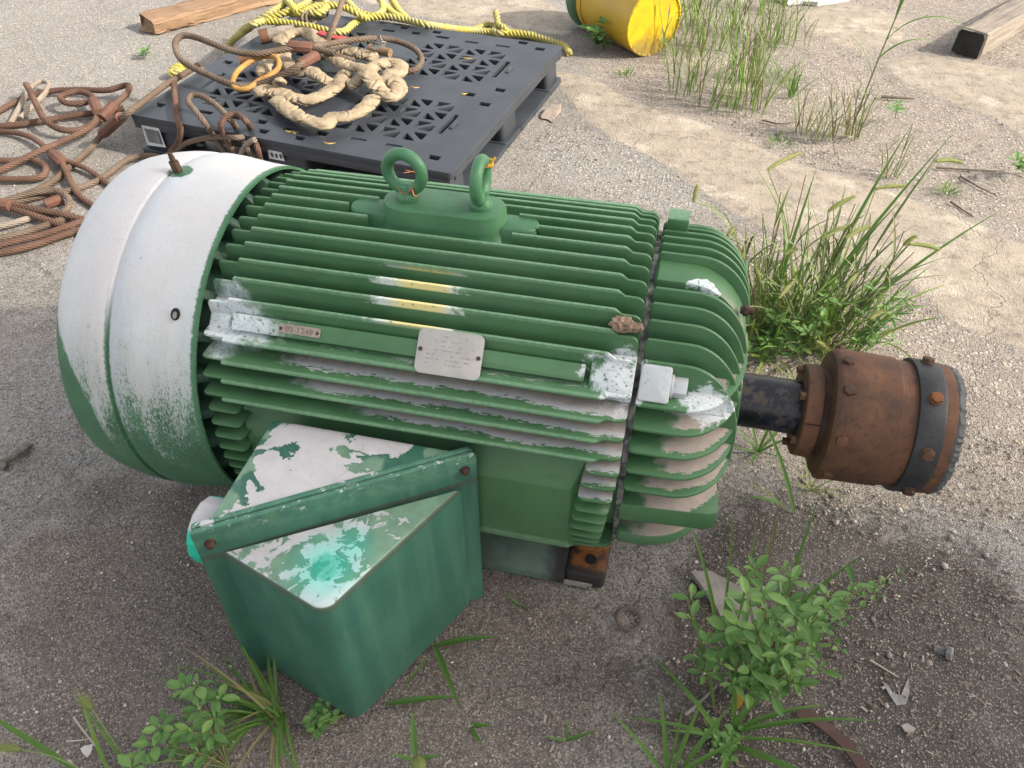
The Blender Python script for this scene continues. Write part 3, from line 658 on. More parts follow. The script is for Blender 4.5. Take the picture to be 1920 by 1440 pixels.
for k in range(8):
    e = 67-45*k
    radial_bolt(.4420, e, .1000, .0085, M_RUSTO if k == 0 else (M_RUST if k % 2 else M_RUSTD), bando)
for e in (94, 64, 22, -20, -62, 136, 178, 220): radial_bolt(.3290, e, .0962, .0085, M_RUSTD if e in (64, 94) else M_RUST, coup)
for e in (62, -8, -75, 130, 200):
    a = radians(e); c = (-.0595*cos(a), .0595*sin(a)); m = MB()
    m.prism(hexa(.0068, .3), .010, lambda u, v, w: (.2755+w, c[0]+u, ZC+c[1]+v), .001); m.build('collar_bolt', M_RUST, hubp, 30)
m = MB(); f0 = polar(24, .0714); m.prism([(.281, -.0007), (.303, -.0007), (.303, .0007), (.281, .0007)], .0006, lambda u, v, w: f0(u, v, w)); m.build('collar_split', M_DARK, hubp)

# terminal box: wedge base, flange along the diagonal, mirrored wedge cover, conduit hub
def round_poly(P, rads, n=6):
    out = []; N = len(P)
    for i in range(N):
        p0, p1, p2 = (Vector(P[(i+k-1) % N]) for k in range(3)); r = rads[i]
        if r <= 0: out.append(tuple(p1)); continue
        d1 = (p0-p1).normalized(); d2 = (p2-p1).normalized(); ang = d1.angle(d2); t = r/math.tan(ang/2)
        a = p1+d1*t; b = p1+d2*t; c = p1+(d1+d2).normalized()*(r/sin(ang/2))
        a0 = atan2(a.y-c.y, a.x-c.x); a1 = atan2(b.y-c.y, b.x-c.x); da = (a1-a0+pi) % (2*pi)-pi
        out += [(c.x+r*cos(a0+da*k/n), c.y+r*sin(a0+da*k/n)) for k in range(n+1)]
    return out
BA, BB, BC = (-.450, -.2525), (-.183, -.2555), (-.452, -.4345)
m = MB(); base = round_poly([BA, BC, BB], [.010, 0, 0]); m.prism(base, .323, lambda u, v, w: (u, v, .187+w), .0045)
tbox = m.build('terminal_box', M_BOXB, motor, 40)
tbox['label'] = 'teal green wedge shaped box with peeling white top'
d_ = (Vector(BB)-Vector(BC)).normalized(); n_ = Vector((d_.y, -d_.x))
c_ = (Vector(BB)+Vector(BC))/2; hl = (Vector(BB)-Vector(BC)).length/2
ff = frame_fn((c_.x, c_.y, 0), (d_.x, d_.y, 0), (0, 0, 1), (n_.x, n_.y, 0))
m = MB(); m.prism(rrect(-hl-.020, .004, hl+.020, .3535, .006, 3), .0075, lambda u, v, w: ff(u, v, w+.0035), .0012); m.build('base_flange', M_BOXF, tbox, 40)
m = MB()
m.prism(rrect(-hl-.022, .003, hl+.022, .3525, .006, 3), .0070, lambda u, v, w: ff(u, v, w+.0123), .0018)
cov = m.build('cover_flange', M_BOXF, tbox, 40)
C2 = (-.4445, -.4440); DD = (-.2800, -.5000); B2 = (-.1735, -.2790)
m = MB()
outl = round_poly([C2, DD, B2], [0, .024, 0], 8)
N = len(outl); cxm = sum(p[0] for p in outl)/N; cym = sum(p[1] for p in outl)/N
def ins(c):
    P = [Vector(p) for p in outl]; r = []
    for i in range(N):
        e1 = (P[i]-P[i-1]).normalized(); e2 = (P[(i+1) % N]-P[i]).normalized(); n1 = Vector((-e1.y, e1.x)); n2 = Vector((-e2.y, e2.x)); mm = n1+n2
        s = 1 if sum(P[k].x*P[(k+1) % N].y-P[(k+1) % N].x*P[k].y for k in range(N)) > 0 else -1
        mm = mm*(2/max(mm.length_squared, .8))*s; r.append((P[i].x+mm.x*c, P[i].y+mm.y*c))
    return r
stack(m, [(ins(.012), .008), (ins(.003), .011), (ins(.0), .018), (ins(.0), .15), (ins(.0), .2945), (ins(.0022), .2995), (ins(.006), .3025)])
cvo = m.build('box_cover', M_BOXC, tbox, 40)
for u_ in (-hl-.004, hl+.004):
    m = MB(); m.prism(circ(.0072, 14), .002, lambda u, v, w: ff(u_+u, .327+v, .0165+w), .0004); m.prism(hexa(.0056, .2), .006, lambda u, v, w: ff(u_+u, .327+v, .0205+w), .001)
    m.build('cover_bolt', M_RUSTD, tbox, 30)
m = MB()
m.lathe([(-.440, .030), (-.440, .046), (-.452, .046), (-.456, .043), (-.466, .0405), (-.470, .0445), (-.482, .0450), (-.497, .0450), (-.500, .043), (-.500, .030)], 14, -.3950, .2690); m.build('conduit_hub', M_HUB, tbox, 25)

# small things caught on the motor
mud = MB(); rm = random.Random(11)
def lump(mb, c, r, seed, n=2, jag_=.35, sq=(1, 1, 1)):
    bm = bmesh.new(); bmesh.ops.create_icosphere(bm, subdivisions=n, radius=1.0); rd = random.Random(seed)
    idx = {v: i for i, v in enumerate(bm.verts)}; vs = []
    for v in bm.verts:
        k = r*(1+rd.uniform(-jag_, jag_)); vs.append((c[0]+v.co.x*k*sq[0], c[1]+v.co.y*k*sq[1], c[2]+v.co.z*k*sq[2]))
    fs = [tuple(idx[v] for v in f.verts) for f in bm.faces]; bm.free(); mb.add(vs, fs)
pm = np.array(GX(1190, 580, .012)); pm = np.array([.010, -.143, H+.226])
lump(mud, pm, .015, 3, 3, .28, (1.05, .7, .62)); lump(mud, pm+[.016, .0, -.003], .009, 4, 2, .3, (1, .8, .9))
tag(rebase(mud.build('mud_nest', M_MUD, None, 0), pm), 'small tan lump of dried mud wedged between two green fins near the split line', 'mud nest')
cw = MB()
cw.sweep(spline([(-.325, -.006, .588), (-.316, -.013, .583), (-.303, -.012, .590), (-.296, -.004, .600), (-.298, .010, .597), (-.304, .011, .588)], .002), .0008, 6)
cw.sweep(spline([(-.322, .012, .600), (-.306, .028, .596), (-.296, .022, .596), (-.305, .016, .600), (-.318, .010, .606)], .002), .0008, 6)
cw.sweep(spline([(-.303, -.012, .590), (-.299, -.016, .583), (-.295, -.013, .582)], .002), .0014, 6)
tag(rebase(cw.build('copper_wire', M_COPPER, None, 60), (-.31, 0, .59)), 'thin copper wire twisted round the foot of the left eyebolt', 'wire')
ys = MB(); c = np.array([-.2085, 0, .6085]); e_ = np.array([cos(radians(90)), sin(radians(90)), 0])
pc = c+e_*.0262*cos(.45)+np.array([0, 0, .0262*sin(.45)])
ys.sweep([pc+.0108*(np.cos(t)*e_+np.sin(t)*np.array([e_[1], -e_[0], 0]))+np.array([0, 0, .0012*sin(t*3)+.002*t/6]) for t in np.linspace(0, 12.5, 50)], .0017, 6)
ys.sweep(spline([pc+[.006, -.006, 0], pc+[.012, -.004, .008], pc+[.015, 0, .012]], .003), .0016, 6); ys.sweep(spline([pc+[.0, -.01, -.002], pc+[-.006, -.012, -.006], pc+[-.008, -.008, -.010]], .003), .0016, 6)
tag(rebase(ys.build('string_knot', M_YSTRING, None, 60), pc), 'frayed orange yellow string knotted on the right eyebolt', 'string')

# ================================================================ THE GROUND
def axis_coords(lo, hi, step, far):
    c = list(np.arange(lo, hi+1e-6, step)); g = step
    while c[-1] < far: g *= 1.5; c.append(c[-1]+g)
    g = step
    while c[0] > -far: g *= 1.5; c.insert(0, c[0]-g)
    return np.array(c)
GXs = axis_coords(-3.2, 2.2, .02, 60); GYs = axis_coords(-1.0, 3.6, .02, 60)
XX, YY = np.meshgrid(GXs, GYs, indexing='ij')
def poly_mask(pix, extra=None):
    P = np.array([G(px, py)[:2] for px, py in pix]); inside = np.zeros(XX.shape, bool); n = len(P); j = n-1
    for i in range(n):
        xi, yi = P[i]; xj, yj = P[j]
        c = ((yi > YY) != (yj > YY)) & (XX < (xj-xi)*(YY-yi)/(yj-yi+1e-12)+xi); inside ^= c; j = i
    return inside.astype(float)
def blur(a, k):
    for _ in range(3):
        for ax in (0, 1):
            s = np.zeros_like(a)
            for d in range(-k, k+1): s += np.roll(a, d, ax)
            a = s/(2*k+1)
    return a
B1 = [(1020, 130), (1090, 215), (1150, 262), (1230, 296), (1330, 370), (1420, 425), (1560, 475), (1700, 530), (1780, 600), (1850, 640), (1990, 690)]
B2 = [(1990, 500), (1900, 450), (1760, 395), (1640, 345), (1560, 325), (1480, 300), (1400, 262), (1280, 222), (1200, 200), (1120, 150)]
tanm = np.clip(poly_mask(B1+B2)+poly_mask([(1640, 112), (1760, 108), (1990, 150), (1990, 330), (1905, 245), (1850, 215), (1780, 190), (1700, 160)])+poly_mask([(1480, 30), (1560, 8), (1640, 15), (1700, 45), (1690, 85), (1600, 95), (1520, 70)])+.8*poly_mask([(500, -60), (900, -60), (1075, 30), (1080, 70), (760, 30)]), 0, 1)
gravm = np.clip(poly_mask(B2[::-1]+[(1990, 500), (1990, -60), (1350, -60), (1200, 60), (1080, 120)])+poly_mask([(1240, 470), (1420, 425), (1560, 475), (1700, 530), (1780, 600), (1850, 640), (1990, 690), (1990, 980), (1500, 940), (1380, 820), (1390, 600)]), 0, 1)*(1-tanm)
soilm = poly_mask([(1230, 1600), (1190, 1330), (1240, 1150), (1300, 1020), (1360, 860), (1480, 930), (1640, 1000), (1780, 1010), (1990, 1040), (1990, 1600)])
brownm = poly_mask([(-80, 880), (250, 820), (420, 900), (1000, 1060), (1200, 1100), (1400, 1000), (1400, 1600), (-80, 1600)])
whitem = poly_mask([(1000, 240), (1100, 235), (1230, 296), (1330, 370), (1400, 430), (1250, 400), (1000, 330)])+.6*poly_mask([(-80, -60), (420, -60), (330, 150), (230, 200), (-80, 150)])
ZZ = np.zeros(XX.shape); rg = np.random.default_rng(2)
for _ in range(60):
    kx, ky = rg.normal(0, 9, 2); ZZ += np.sin(kx*XX+ky*YY+rg.uniform(0, 6.3))*.0004
near = (np.abs(XX+.5) < 2.7) & (np.abs(YY-1.3) < 2.4); ZZ *= near
ZZ -= .002
tb = blur(tanm, 1); ZZ += .009*tb*near; gb = blur(gravm, 3); ZZ += gb*near*rg.normal(0, .0012, XX.shape)
sb = blur(soilm, 3); ZZ += sb*near*(rg.normal(0, .0012, XX.shape)+.002)
nx, ny = XX.shape
idx = np.arange(nx*ny).reshape(nx, ny)
quads = np.stack([idx[:-1, :-1], idx[1:, :-1], idx[1:, 1:], idx[:-1, 1:]], -1).reshape(-1, 4)
me = bpy.data.meshes.new('ground'); me.vertices.add(nx*ny); me.vertices.foreach_set('co', np.stack([XX, YY, ZZ], -1).astype(np.float32).ravel())
me.loops.add(quads.size); me.polygons.add(len(quads)); me.loops.foreach_set('vertex_index', quads.ravel().astype(np.int32))
me.polygons.foreach_set('loop_start', np.arange(0, quads.size, 4, dtype=np.int32)); me.update(calc_edges=True)
me.polygons.foreach_set('use_smooth', [True]*len(quads))
for nm, a in (('tan', blur(tanm, 1)), ('gravel', blur(gravm, 3)), ('soil', blur(soilm, 5)), ('brown', blur(brownm, 10)), ('pale', blur(np.clip(whitem, 0, 1), 3))):
    at = me.attributes.new(nm, 'FLOAT', 'POINT'); at.data.foreach_set('value', a.astype(np.float32).ravel())
def mat_ground():
    n = NT('yard_ground'); A = {k: n.attr(k) for k in ('tan', 'gravel', 'soil', 'brown', 'pale')}
    big = n.noise(2.2, 5, .6); mid = n.noise(13, 6, .65); fine = n.noise(120, 5, .7); vf = n.noise(520, 3, .6)
    edge = n.mul(n.sub(mid, .5), .9); e2 = n.mul(n.sub(fine, .5), .5)
    def z(a, k=1.0): return n.ss(n.add(A[a], n.mul(n.add(edge, e2), k)), .38, .62)
    m2 = n.noise(34, 6, .72)
    conc = n.mix(n.ss(mid, .35, .65), (.268, .248, .226), (.198, .183, .168)); conc = n.mix(n.ss(big, .42, .65), conc, (.275, .26, .245))
    conc = n.mix(n.mul(n.ss(m2, .53, .66), .55), conc, (.315, .30, .28)); conc = n.mix(n.mul(n.ss(m2, .47, .36), .5), conc, (.125, .116, .108))
    brown = n.mix(n.ss(mid, .35, .65), (.172, .143, .126), (.142, .119, .106)); brown = n.mix(n.mul(n.ss(m2, .55, .7), .35), brown, (.178, .156, .142))
    tan = n.mix(n.ss(mid, .35, .65), (.350, .300, .238), (.270, .232, .188)); tan = n.mix(n.ss(n.noise(5, 6, .7), .52, .66), tan, (.43, .38, .315)); tan = n.mix(n.mul(n.ss(n.noise(26, 6, .75), .52, .66), .6), tan, (.145, .127, .108)); tan = n.mix(n.mul(n.ss(n.noise(60, 5, .7), .55, .68), .5), tan, (.38, .345, .30))
    grav = n.mix(n.ss(mid, .35, .65), (.315, .270, .228), (.255, .219, .187))
    soil = n.mix(n.ss(mid, .3, .7), (.098, .083, .071), (.070, .059, .051)); soil = n.mix(n.ss(n.noise(4, 5, .6), .50, .68), soil, (.130, .114, .101))
    zt, zg, zs, zb, zp = z('tan', .5), z('gravel'), z('soil', .8), z('brown', .6), z('pale')
    col = n.mix(zb, conc, brown); col = n.mix(n.mul(zp, .5), col, (.29, .28, .27)); col = n.mix(zg, col, grav); col = n.mix(zt, col, tan); col = n.mix(zs, col, soil)
    # aggregate: cells of random tone, three sizes
    v1 = n.xyz(n.voro(310, None, 'F1', 'Color')); d1 = n.voro(310)
    v2 = n.xyz(n.voro(95, None, 'F1', 'Color')); d2 = n.voro(95)
    v3 = n.xyz(n.voro(520, None, 'F1', 'Color'))
    amt = n.mixf(zt, 1.0, .35)
    t1 = n.mul(n.mul(n.ss(v1[0], .82, .93), n.ss(d1, .62, .34)), amt)
    col = n.mix(n.mul(t1, n.mixf(zs, .55, .30)), col, n.mix(v1[1], (.46, .40, .335), (.39, .38, .37)))
    col = n.mix(n.mul(n.mul(n.ss(v1[2], .70, .85), .65), amt), col, (.075, .068, .062))
    big_on = n.math('MAXIMUM', n.math('MAXIMUM', n.mul(zg, .9), n.mul(zp, .9)), n.mul(n.sub(1.0, zb), .35))
    t2 = n.mul(n.mul(n.ss(v2[0], .62, .8), n.ss(d2, .60, .40)), n.mul(big_on, n.sub(1.0, zs)))
    col = n.mix(n.mul(t2, n.mul(amt, .75)), col, n.mix(v2[1], (.50, .42, .32), (.43, .42, .41)))
    col = n.mix(n.mul(n.ss(v3[0], .78, .92), n.mul(amt, .5)), col, (.44, .40, .355))
    col = n.mix(n.mul(n.ss(v3[1], .70, .85), n.mul(amt, .65)), col, (.05, .045, .041))
    # stains and hairline cracks
    col = n.mix(n.mul(n.ss(n.noise(1.4, 6, .65, None, .5), .56, .70), .35), col, (.12, .105, .095))
    wv = n.t.nodes.new('ShaderNodeVectorMath'); wv.operation = 'ADD'; n.t.links.new(n.obj, wv.inputs[0]); n.t.links.new(n.scale(n.noise(6, 4, .6, None, 0, True), (.25, .25, .25)), wv.inputs[1])
    cr = n.ss(n.voro(1.15, wv.outputs[0], 'DISTANCE_TO_EDGE'), .006, .001); col = n.mix(n.mul(cr, n.mul(n.ss(big, .42, .55), .35)), col, (.06, .052, .045))
    h = n.add(n.mul(n.ss(d1, .7, .1), .30), n.add(n.mul(fine, .55), n.mul(vf, .35))); h = n.add(h, n.mul(t2, 1.0)); h = n.add(h, n.mul(mid, .9)); h = n.sub(h, n.mul(cr, .5)); h = n.add(h, n.mul(t1, .35))
    return n.done(col, .92, 0, h, .8, .0034, .25)
me.materials.append(mat_ground())
ground = bpy.data.objects.new('ground', me); COL.objects.link(ground); tag(ground, 'worn yard ground of rough concrete, gravel and dark soil', 'ground', kind='structure')

# unseen building added beyond the right edge to shade the motor's near half
m = MB(); WX = 9.0; WY0, WY1 = -14.0, -.66
k = 0; yy = WY0; prof = []
while yy < WY1: prof += [(yy, 0), (yy+.10, 0), (yy+.14, .035), (yy+.24, .035)]; yy += .28
prof = [p for p in prof if p[0] < WY1]+[(WY1, 0), (WY1, .3), (WY0, .3)]
m.prism(prof, 9.0, lambda u, v, w: (WX+v, u, 4.5+w)); sun_blocker = thing('sun_blocker', 'unseen grey corrugated metal building added beyond the shaft end to shade the motor', 'sun_blocker', (WX, -7, 0))
m.build('wall', simple('grey_sheet_metal', (.32, .33, .33), (.26, .27, .27), 3, .5, .3), sun_blocker, 0)
m = MB(); m.box((WX-.15, WY0-.2, 9.0), (WX+4.5, WY1, 9.12)); m.build('roof', simple('grey_roof', (.25, .25, .25)), sun_blocker, 0)
m = MB(); m.box((WX+.301, WY1-.2, 0), (WX+4.2, WY1-.01, 9.0)); m.build('wall', simple('grey_sheet_metal_side', (.30, .31, .31)), sun_blocker, 0)

# ---------------------------------------------------------------- loose stones, chips
ICO = None
def ico_unit():
    bm = bmesh.new(); bmesh.ops.create_icosphere(bm, subdivisions=1, radius=1.0); bm.verts.index_update()
    v = np.array([tuple(x.co) for x in bm.verts]); f = np.array([[x.index for x in q.verts] for q in bm.faces]); bm.free(); return v, f
IV, IF = ico_unit()
def visible_poly_points(n, pix, rng):
    P = np.array([G(px, py)[:2] for px, py in pix]); lo, hi = P.min(0), P.max(0); out = []
    while len(out) < n:
        q = rng.uniform(lo, hi, (n*2, 2)); ins = np.zeros(len(q), bool); j = len(P)-1
        for i in range(len(P)):
            xi, yi = P[i]; xj, yj = P[j]
            ins ^= ((yi > q[:, 1]) != (yj > q[:, 1])) & (q[:, 0] < (xj-xi)*(q[:, 1]-yi)/(yj-yi+1e-12)+xi); j = i
        out += list(q[ins])
    return np.array(out[:n])
def scatter(name, label, pts, smin, smax, mat, rng, flat=.6, power=2.5, lift=.25):
    n = len(pts); s = smin+(smax-smin)*rng.random(n)**power
    nv = len(IV); V = np.zeros((n, nv, 3)); 
    jit = 1+rng.normal(0, .16, (n, nv, 1)); sc = np.stack([s*rng.uniform(.7, 1.3, n), s*rng.uniform(.6, 1.1, n), s*rng.uniform(.4, .9, n)*flat/.6], -1)
    a = rng.uniform(0, 6.28, n); B = IV[None]*jit*sc[:, None, :]
    V[..., 0] = B[..., 0]*np.cos(a)[:, None]-B[..., 1]*np.sin(a)[:, None]+pts[:, 0, None]
    V[..., 1] = B[..., 0]*np.sin(a)[:, None]+B[..., 1]*np.cos(a)[:, None]+pts[:, 1, None]
    V[..., 2] = B[..., 2]+(sc[:, 2]*lift)[:, None]
    F = (IF[None]+(np.arange(n)*nv)[:, None, None]).reshape(-1, 3)
    me = bpy.data.meshes.new(name); me.vertices.add(n*nv); me.vertices.foreach_set('co', V.astype(np.float32).ravel())
    me.loops.add(F.size); me.polygons.add(len(F)); me.loops.foreach_set('vertex_index', F.ravel().astype(np.int32)); me.polygons.foreach_set('loop_start', np.arange(0, F.size, 3, dtype=np.int32)); me.update(calc_edges=True)
    at = me.attributes.new('tint', 'FLOAT', 'POINT'); at.data.foreach_set('value', np.repeat(rng.random(n), nv).astype(np.float32))
    me.materials.append(mat); o = bpy.data.objects.new(name, me); COL.objects.link(o); return tag(o, label, 'gravel', kind='stuff')
def mat_tint(name, stops, rough=.9):
    n = NT(name); f = n.noise(220, 4, .6); c = n.ramp(n.attr('tint'), stops); return n.done(n.mix(n.mul(n.ss(f, .45, .7), .4), c, (.2, .17, .14)), rough, 0, f, .4, .001, .25)
M_GRAV = mat_tint('gravel_stones', [(0, (.17, .148, .128)), (.3, (.25, .215, .185)), (.6, (.32, .275, .235)), (.85, (.40, .355, .30)), (1, (.48, .45, .41))])
M_CHIP = mat_tint('pale_grit', [(0, (.22, .20, .18)), (.5, (.34, .31, .27)), (1, (.56, .53, .48))])
rs = np.random.default_rng(21)
scatter('gravel', 'loose fine gravel spread over the yard behind the shaft', np.concatenate([
    visible_poly_points(5200, [(1120, 140), (1300, 230), (1500, 310), (1700, 380), (1960, 480), (1960, -20), (1330, -20)], rs),
    visible_poly_points(5200, [(1230, 430), (1400, 430), (1560, 480), (1780, 600), (1960, 660), (1960, 1010), (1480, 960), (1380, 830)], rs),
    visible_poly_points(700, [(1000, 240), (1100, 215), (1300, 340), (1400, 430), (1250, 410), (1000, 330)], rs)]), .0011, .0038, M_GRAV, rs, .5, 3.0)
scatter('grit', 'tiny pale grit strewn over the concrete', np.concatenate([
    visible_poly_points(2600, [(-40, -20), (560, -20), (300, 170), (240, 290), (110, 500), (110, 900), (-40, 900)], rs),
    visible_poly_points(1500, [(-40, 900), (420, 900), (520, 1300), (900, 1150), (1250, 1100), (1250, 1460), (-40, 1460)], rs),
    visible_poly_points(1500, [(1250, 1100), (1420, 900), (1960, 1020), (1960, 1460), (1250, 1460)], rs)]), .0007, .0030, M_CHIP, rs, .6, 3.0)
pp = np.concatenate([visible_poly_points(60, [(1380, 880), (1520, 900), (1720, 960), (1700, 1010), (1480, 990), (1390, 930)], rs), visible_poly_points(45, [(1360, 205), (1460, 225), (1600, 300), (1540, 320), (1380, 250)], rs), visible_poly_points(60, [(1600, 960), (1960, 1000), (1960, 1440), (1600, 1440)], rs)])
scatter('gravel', 'scattered larger pebbles by the weeds and in the soil', pp, .0018, .0062, M_GRAV, rs, .6, 2.0)
def flakes(name, label, pts, L, Wd, mat, rd, cat='debris'):
    mb = MB(); mb.tint = []
    for x, y in pts:
        a = rd.uniform(0, 6.28); l = L*rd.uniform(.4, 1.3); w = Wd*rd.uniform(.5, 1.3); c, s = cos(a), sin(a); t = .0012; z0 = rd.uniform(.0005, .003); tl = rd.uniform(-.12, .12)
        P = [(-l/2, -w/2), (l/2, -w*.3), (l*.45, w/2), (-l*.4, w*.45)]
        vs = [(x+u*c-v*s, y+u*s+v*c, z0+u*tl+zz) for zz in (0, t) for u, v in P]
        mb.add(vs, [(4, 5, 6, 7), (0, 1, 5, 4), (1, 2, 6, 5), (2, 3, 7, 6), (3, 0, 4, 7)], rd.random())
    return tag(mb.build(name, mat, None, 0), label, cat, kind='stuff')
rd = random.Random(9)
M_WCHIP = mat_tint('wood_chips', [(0, (.10, .08, .065)), (.5, (.17, .135, .11)), (.8, (.24, .195, .16)), (1, (.36, .31, .26))])
flakes('wood_chips', 'small wood chips and bark bits lying in the dark soil', visible_poly_points(420, [(1480, 1080), (1960, 1060), (1960, 1460), (1250, 1460), (1300, 1200)], rs), .010, .0032, M_WCHIP, rd)
flakes('wood_chips', 'few bark bits scattered on the ground below the motor', visible_poly_points(90, [(900, 1130), (1300, 1100), (1400, 960), (1250, 1440), (800, 1440)], rs), .011, .0035, M_WCHIP, rd)

# ================================================================ THE PALLET
PZ = .128; PO = np.array([-1.537, .997]); _e = np.array([1.014, -.14]); _e /= np.linalg.norm(_e); PE1 = np.array([_e[0], _e[1], 0]); PE2 = np.array([-_e[1], _e[0], 0]); PW, PD = 1.024, .938
pal = thing('plastic_pallet', 'black plastic pallet with triangle cut-outs in its deck, ropes and a sling piled on it', 'pallet', (PO[0]+.58, PO[1]+.40, 0))
pf = frame_fn((PO[0], PO[1], 0), PE1, PE2, (0, 0, 1))
def curve_plate(name, loops, z0, z1, mat, parent, bev=.0015):
    cu = bpy.data.curves.new(name, 'CURVE'); cu.dimensions = '2D'; cu.fill_mode = 'BOTH'; cu.extrude = (z1-z0)/2-bev; cu.bevel_depth = bev; cu.bevel_resolution = 1; cu.offset = -bev
    for L in loops:
        sp = cu.splines.new('POLY'); sp.points.add(len(L)-1)
        for q, (u, v) in zip(sp.points, L): q.co = (u, v, 0, 1)
        sp.use_cyclic_u = True
    ob = bpy.data.objects.new(name, cu); COL.objects.link(ob); bpy.context.view_layer.update()
    me = bpy.data.meshes.new_from_object(ob.evaluated_get(bpy.context.evaluated_depsgraph_get()))
    V = [pf(v.co.x, v.co.y, (z0+z1)/2+v.co.z) for v in me.vertices]; F = [tuple(p.vertices) for p in me.polygons]
    bpy.data.objects.remove(ob); bpy.data.curves.remove(cu); bpy.data.meshes.remove(me)
    m = MB(); m.add(V, F); return m.build(name, mat, parent, 30)
def tri(a, b, c, r=.005, sh=.0085):
    P = [Vector(p) for p in (a, b, c)]; ce = (P[0]+P[1]+P[2])/3
    per = [(P[(i+1) % 3]-P[(i+2) % 3]).length for i in range(3)]; inc = (P[0]*per[0]+P[1]*per[1]+P[2]*per[2])/sum(per)
    area = abs((P[1]-P[0]).cross(P[2]-P[0]))/2; rin = 2*area/sum(per); k = 1-sh/rin
    return round_poly([tuple(inc+(p-inc)*k) for p in P], [r*.6]*3, 2)
loops = [rrect(0, 0, PW, PD, .012, 3)]
for cx0 in (.125, .575):
    for cy0 in (.125, .545):
        s = .152; t = .136
        for i in range(2):
            for j in range(2):
                x0, y0 = cx0+i*s, cy0+j*t; c = (x0+s/2, y0+t/2)
                R8 = [(x0, y0), (x0+s/2, y0), (x0+s, y0), (x0+s, y0+t/2), (x0+s, y0+t), (x0+s/2, y0+t), (x0, y0+t), (x0, y0+t/2)]
                for q in range(8): loops.append(tri(c, R8[q], R8[(q+1) % 8]))
sq = [(.945, .066), (.947, .419), (.878, .468), (.953, .529), (.886, .916), (.958, .883), (.502, .873), (.568, .906), (.441, .906), (.043, .081), (.041, .425), (.392, .090), (.429, .040), (.494, .078), (.547, .040), (.593, .086), (.11, .90), (.05, .87), (.50, .47), (.44, .50), (.57, .45)]
for x, y in sq: loops.append([(x-.017, y-.011), (x+.017, y-.011), (x+.017, y+.011), (x-.017, y+.011)])
for x, y0, y1 in ((.8985, .20, .325), (.8985, .612, .745), (.085, .225, .345), (.085, .62, .75)): loops.append(rrect(x-.0085, y0, x+.0085, y1, .004, 2))
SL = [(.704, .087), (.813, .088), (.719, .858), (.832, .862), (.607, .868), (.401, .862), (.20, .087), (.30, .087), (.25, .862)]
for x, y in SL: loops.append(rrect(x-.026, y-.008, x+.026, y+.008, .003, 2))
curve_plate('deck', loops, PZ-.020, PZ, M_PALLET, pal)
for x, y in ((.918, .259), (.927, .680)):
    m = MB(); m.prism(rrect(x-.007, y-.024, x+.007, y+.024, .005, 3), .006, lambda u, v, w: pf(u, v, PZ+.001+w), .002); m.build('deck_tab', M_PALLET, pal)
for x, y in SL[:4]:
    m = MB(); m.prism(rrect(x-.026, y-.007, x+.026, y+.007, .004, 2), .006, lambda u, v, w: pf(u, v, PZ-.006+w), .002); m.build('deck_tab', M_PALLET, pal)
m = MB()
for x in (.07, .21, .36, .512, .66, .81, .955): m.prism(rrect(x-.004, .01, x+.004, PD-.01, .001, 1), .022, lambda u, v, w: pf(u, v, PZ-.031+w))
for y in (.06, .47, .88): m.prism(rrect(.01, y-.004, PW-.01, y+.004, .001, 1), .020, lambda u, v, w: pf(u, v, PZ-.032+w))
m.build('deck_ribs', M_PALLET, pal, 0)
m = MB()
for y0, y1 in ((0.002, .030), (PD-.030, PD-.002)): m.prism(rrect(.004, y0, PW-.004, y1, .006, 2), .022, lambda u, v, w: pf(u, v, PZ-.0312+w), .003)
for x0, x1 in ((.002, .016), (PW-.016, PW-.002)): m.prism(rrect(x0, .032, x1, PD-.032, .003, 2), .016, lambda u, v, w: pf(u, v, PZ-.0285+w), .003)
m.build('deck_skirt', M_PALLET, pal)
for i, (x0, x1) in enumerate(((.012, .150), (.440, .580), (.874, 1.012))):
    for j, (y0, y1) in enumerate(((.008, .120), (.410, .528), (.818, .930))):
        m = MB(); m.prism(rrect(x0, y0, x1, y1, .016, 3), .074, lambda u, v, w: pf(u, v, .0594+w), .003, .006)
        m.build('leg', M_PALLET, pal)
for y0, y1 in ((.0, .126), (.404, .534), (.812, .938)):
    m = MB(); m.prism(rrect(0.0, y0, PW, y1, .012, 3), .020, lambda u, v, w: pf(u, v, .0115+w), .004); m.build('runner', M_PALLET, pal)
for x0, x1 in ((.0, .13), (.45, .57), (.894, 1.024)):
    for y0, y1 in ((.1265, .4035), (.5345, .8115)):
        m = MB(); m.prism(rrect(x0, y0, x1, y1, .002, 1), .016, lambda u, v, w: pf(u, v, .0105+w), .003); m.build('runner', M_PALLET, pal)
# paper stickers on the front
def sticker(x0, x1, z0, z1, skew, bars):
    f = lambda u, v, w: pf(u, .0035-.003*(1-(v/.1)) - .0032+w, v)
    m = MB(); m.prism([(x0, z0), (x1, z0+skew), (x1-.004, z1), (x0+.002, z1)], .0008, lambda u, v, w: pf(u, .0055+w-.004, v))
    s = m.build('sticker', M_STICKER, pal, 0); m = MB(); rr = random.Random(4); x = x0+.008
    while x < x1-.008 and bars:
        wd = rr.choice([.0008, .0014, .002]); m.prism([(x, z0+.012), (x+wd, z0+.012), (x+wd, z1-.008), (x, z1-.008)], .0004, lambda u, v, w: pf(u, .0009+w-.0002, v)); x += wd+rr.choice([.001, .0018])
    if not bars:
        for q in range(3): xx = x0+.01+q*.014; m.prism([(xx, z0+.006), (xx+.008, z0+.008), (xx+.006, z1-.006), (xx-.002, z1-.008)], .0004, lambda u, v, w: pf(u, .0009+w-.0002, v))
    m.build('barcode', M_INK, s, 0)
sticker(.030, .098, .035, .098, .004, True); sticker(.462, .512, .070, .096, .0, False)
m = MB()
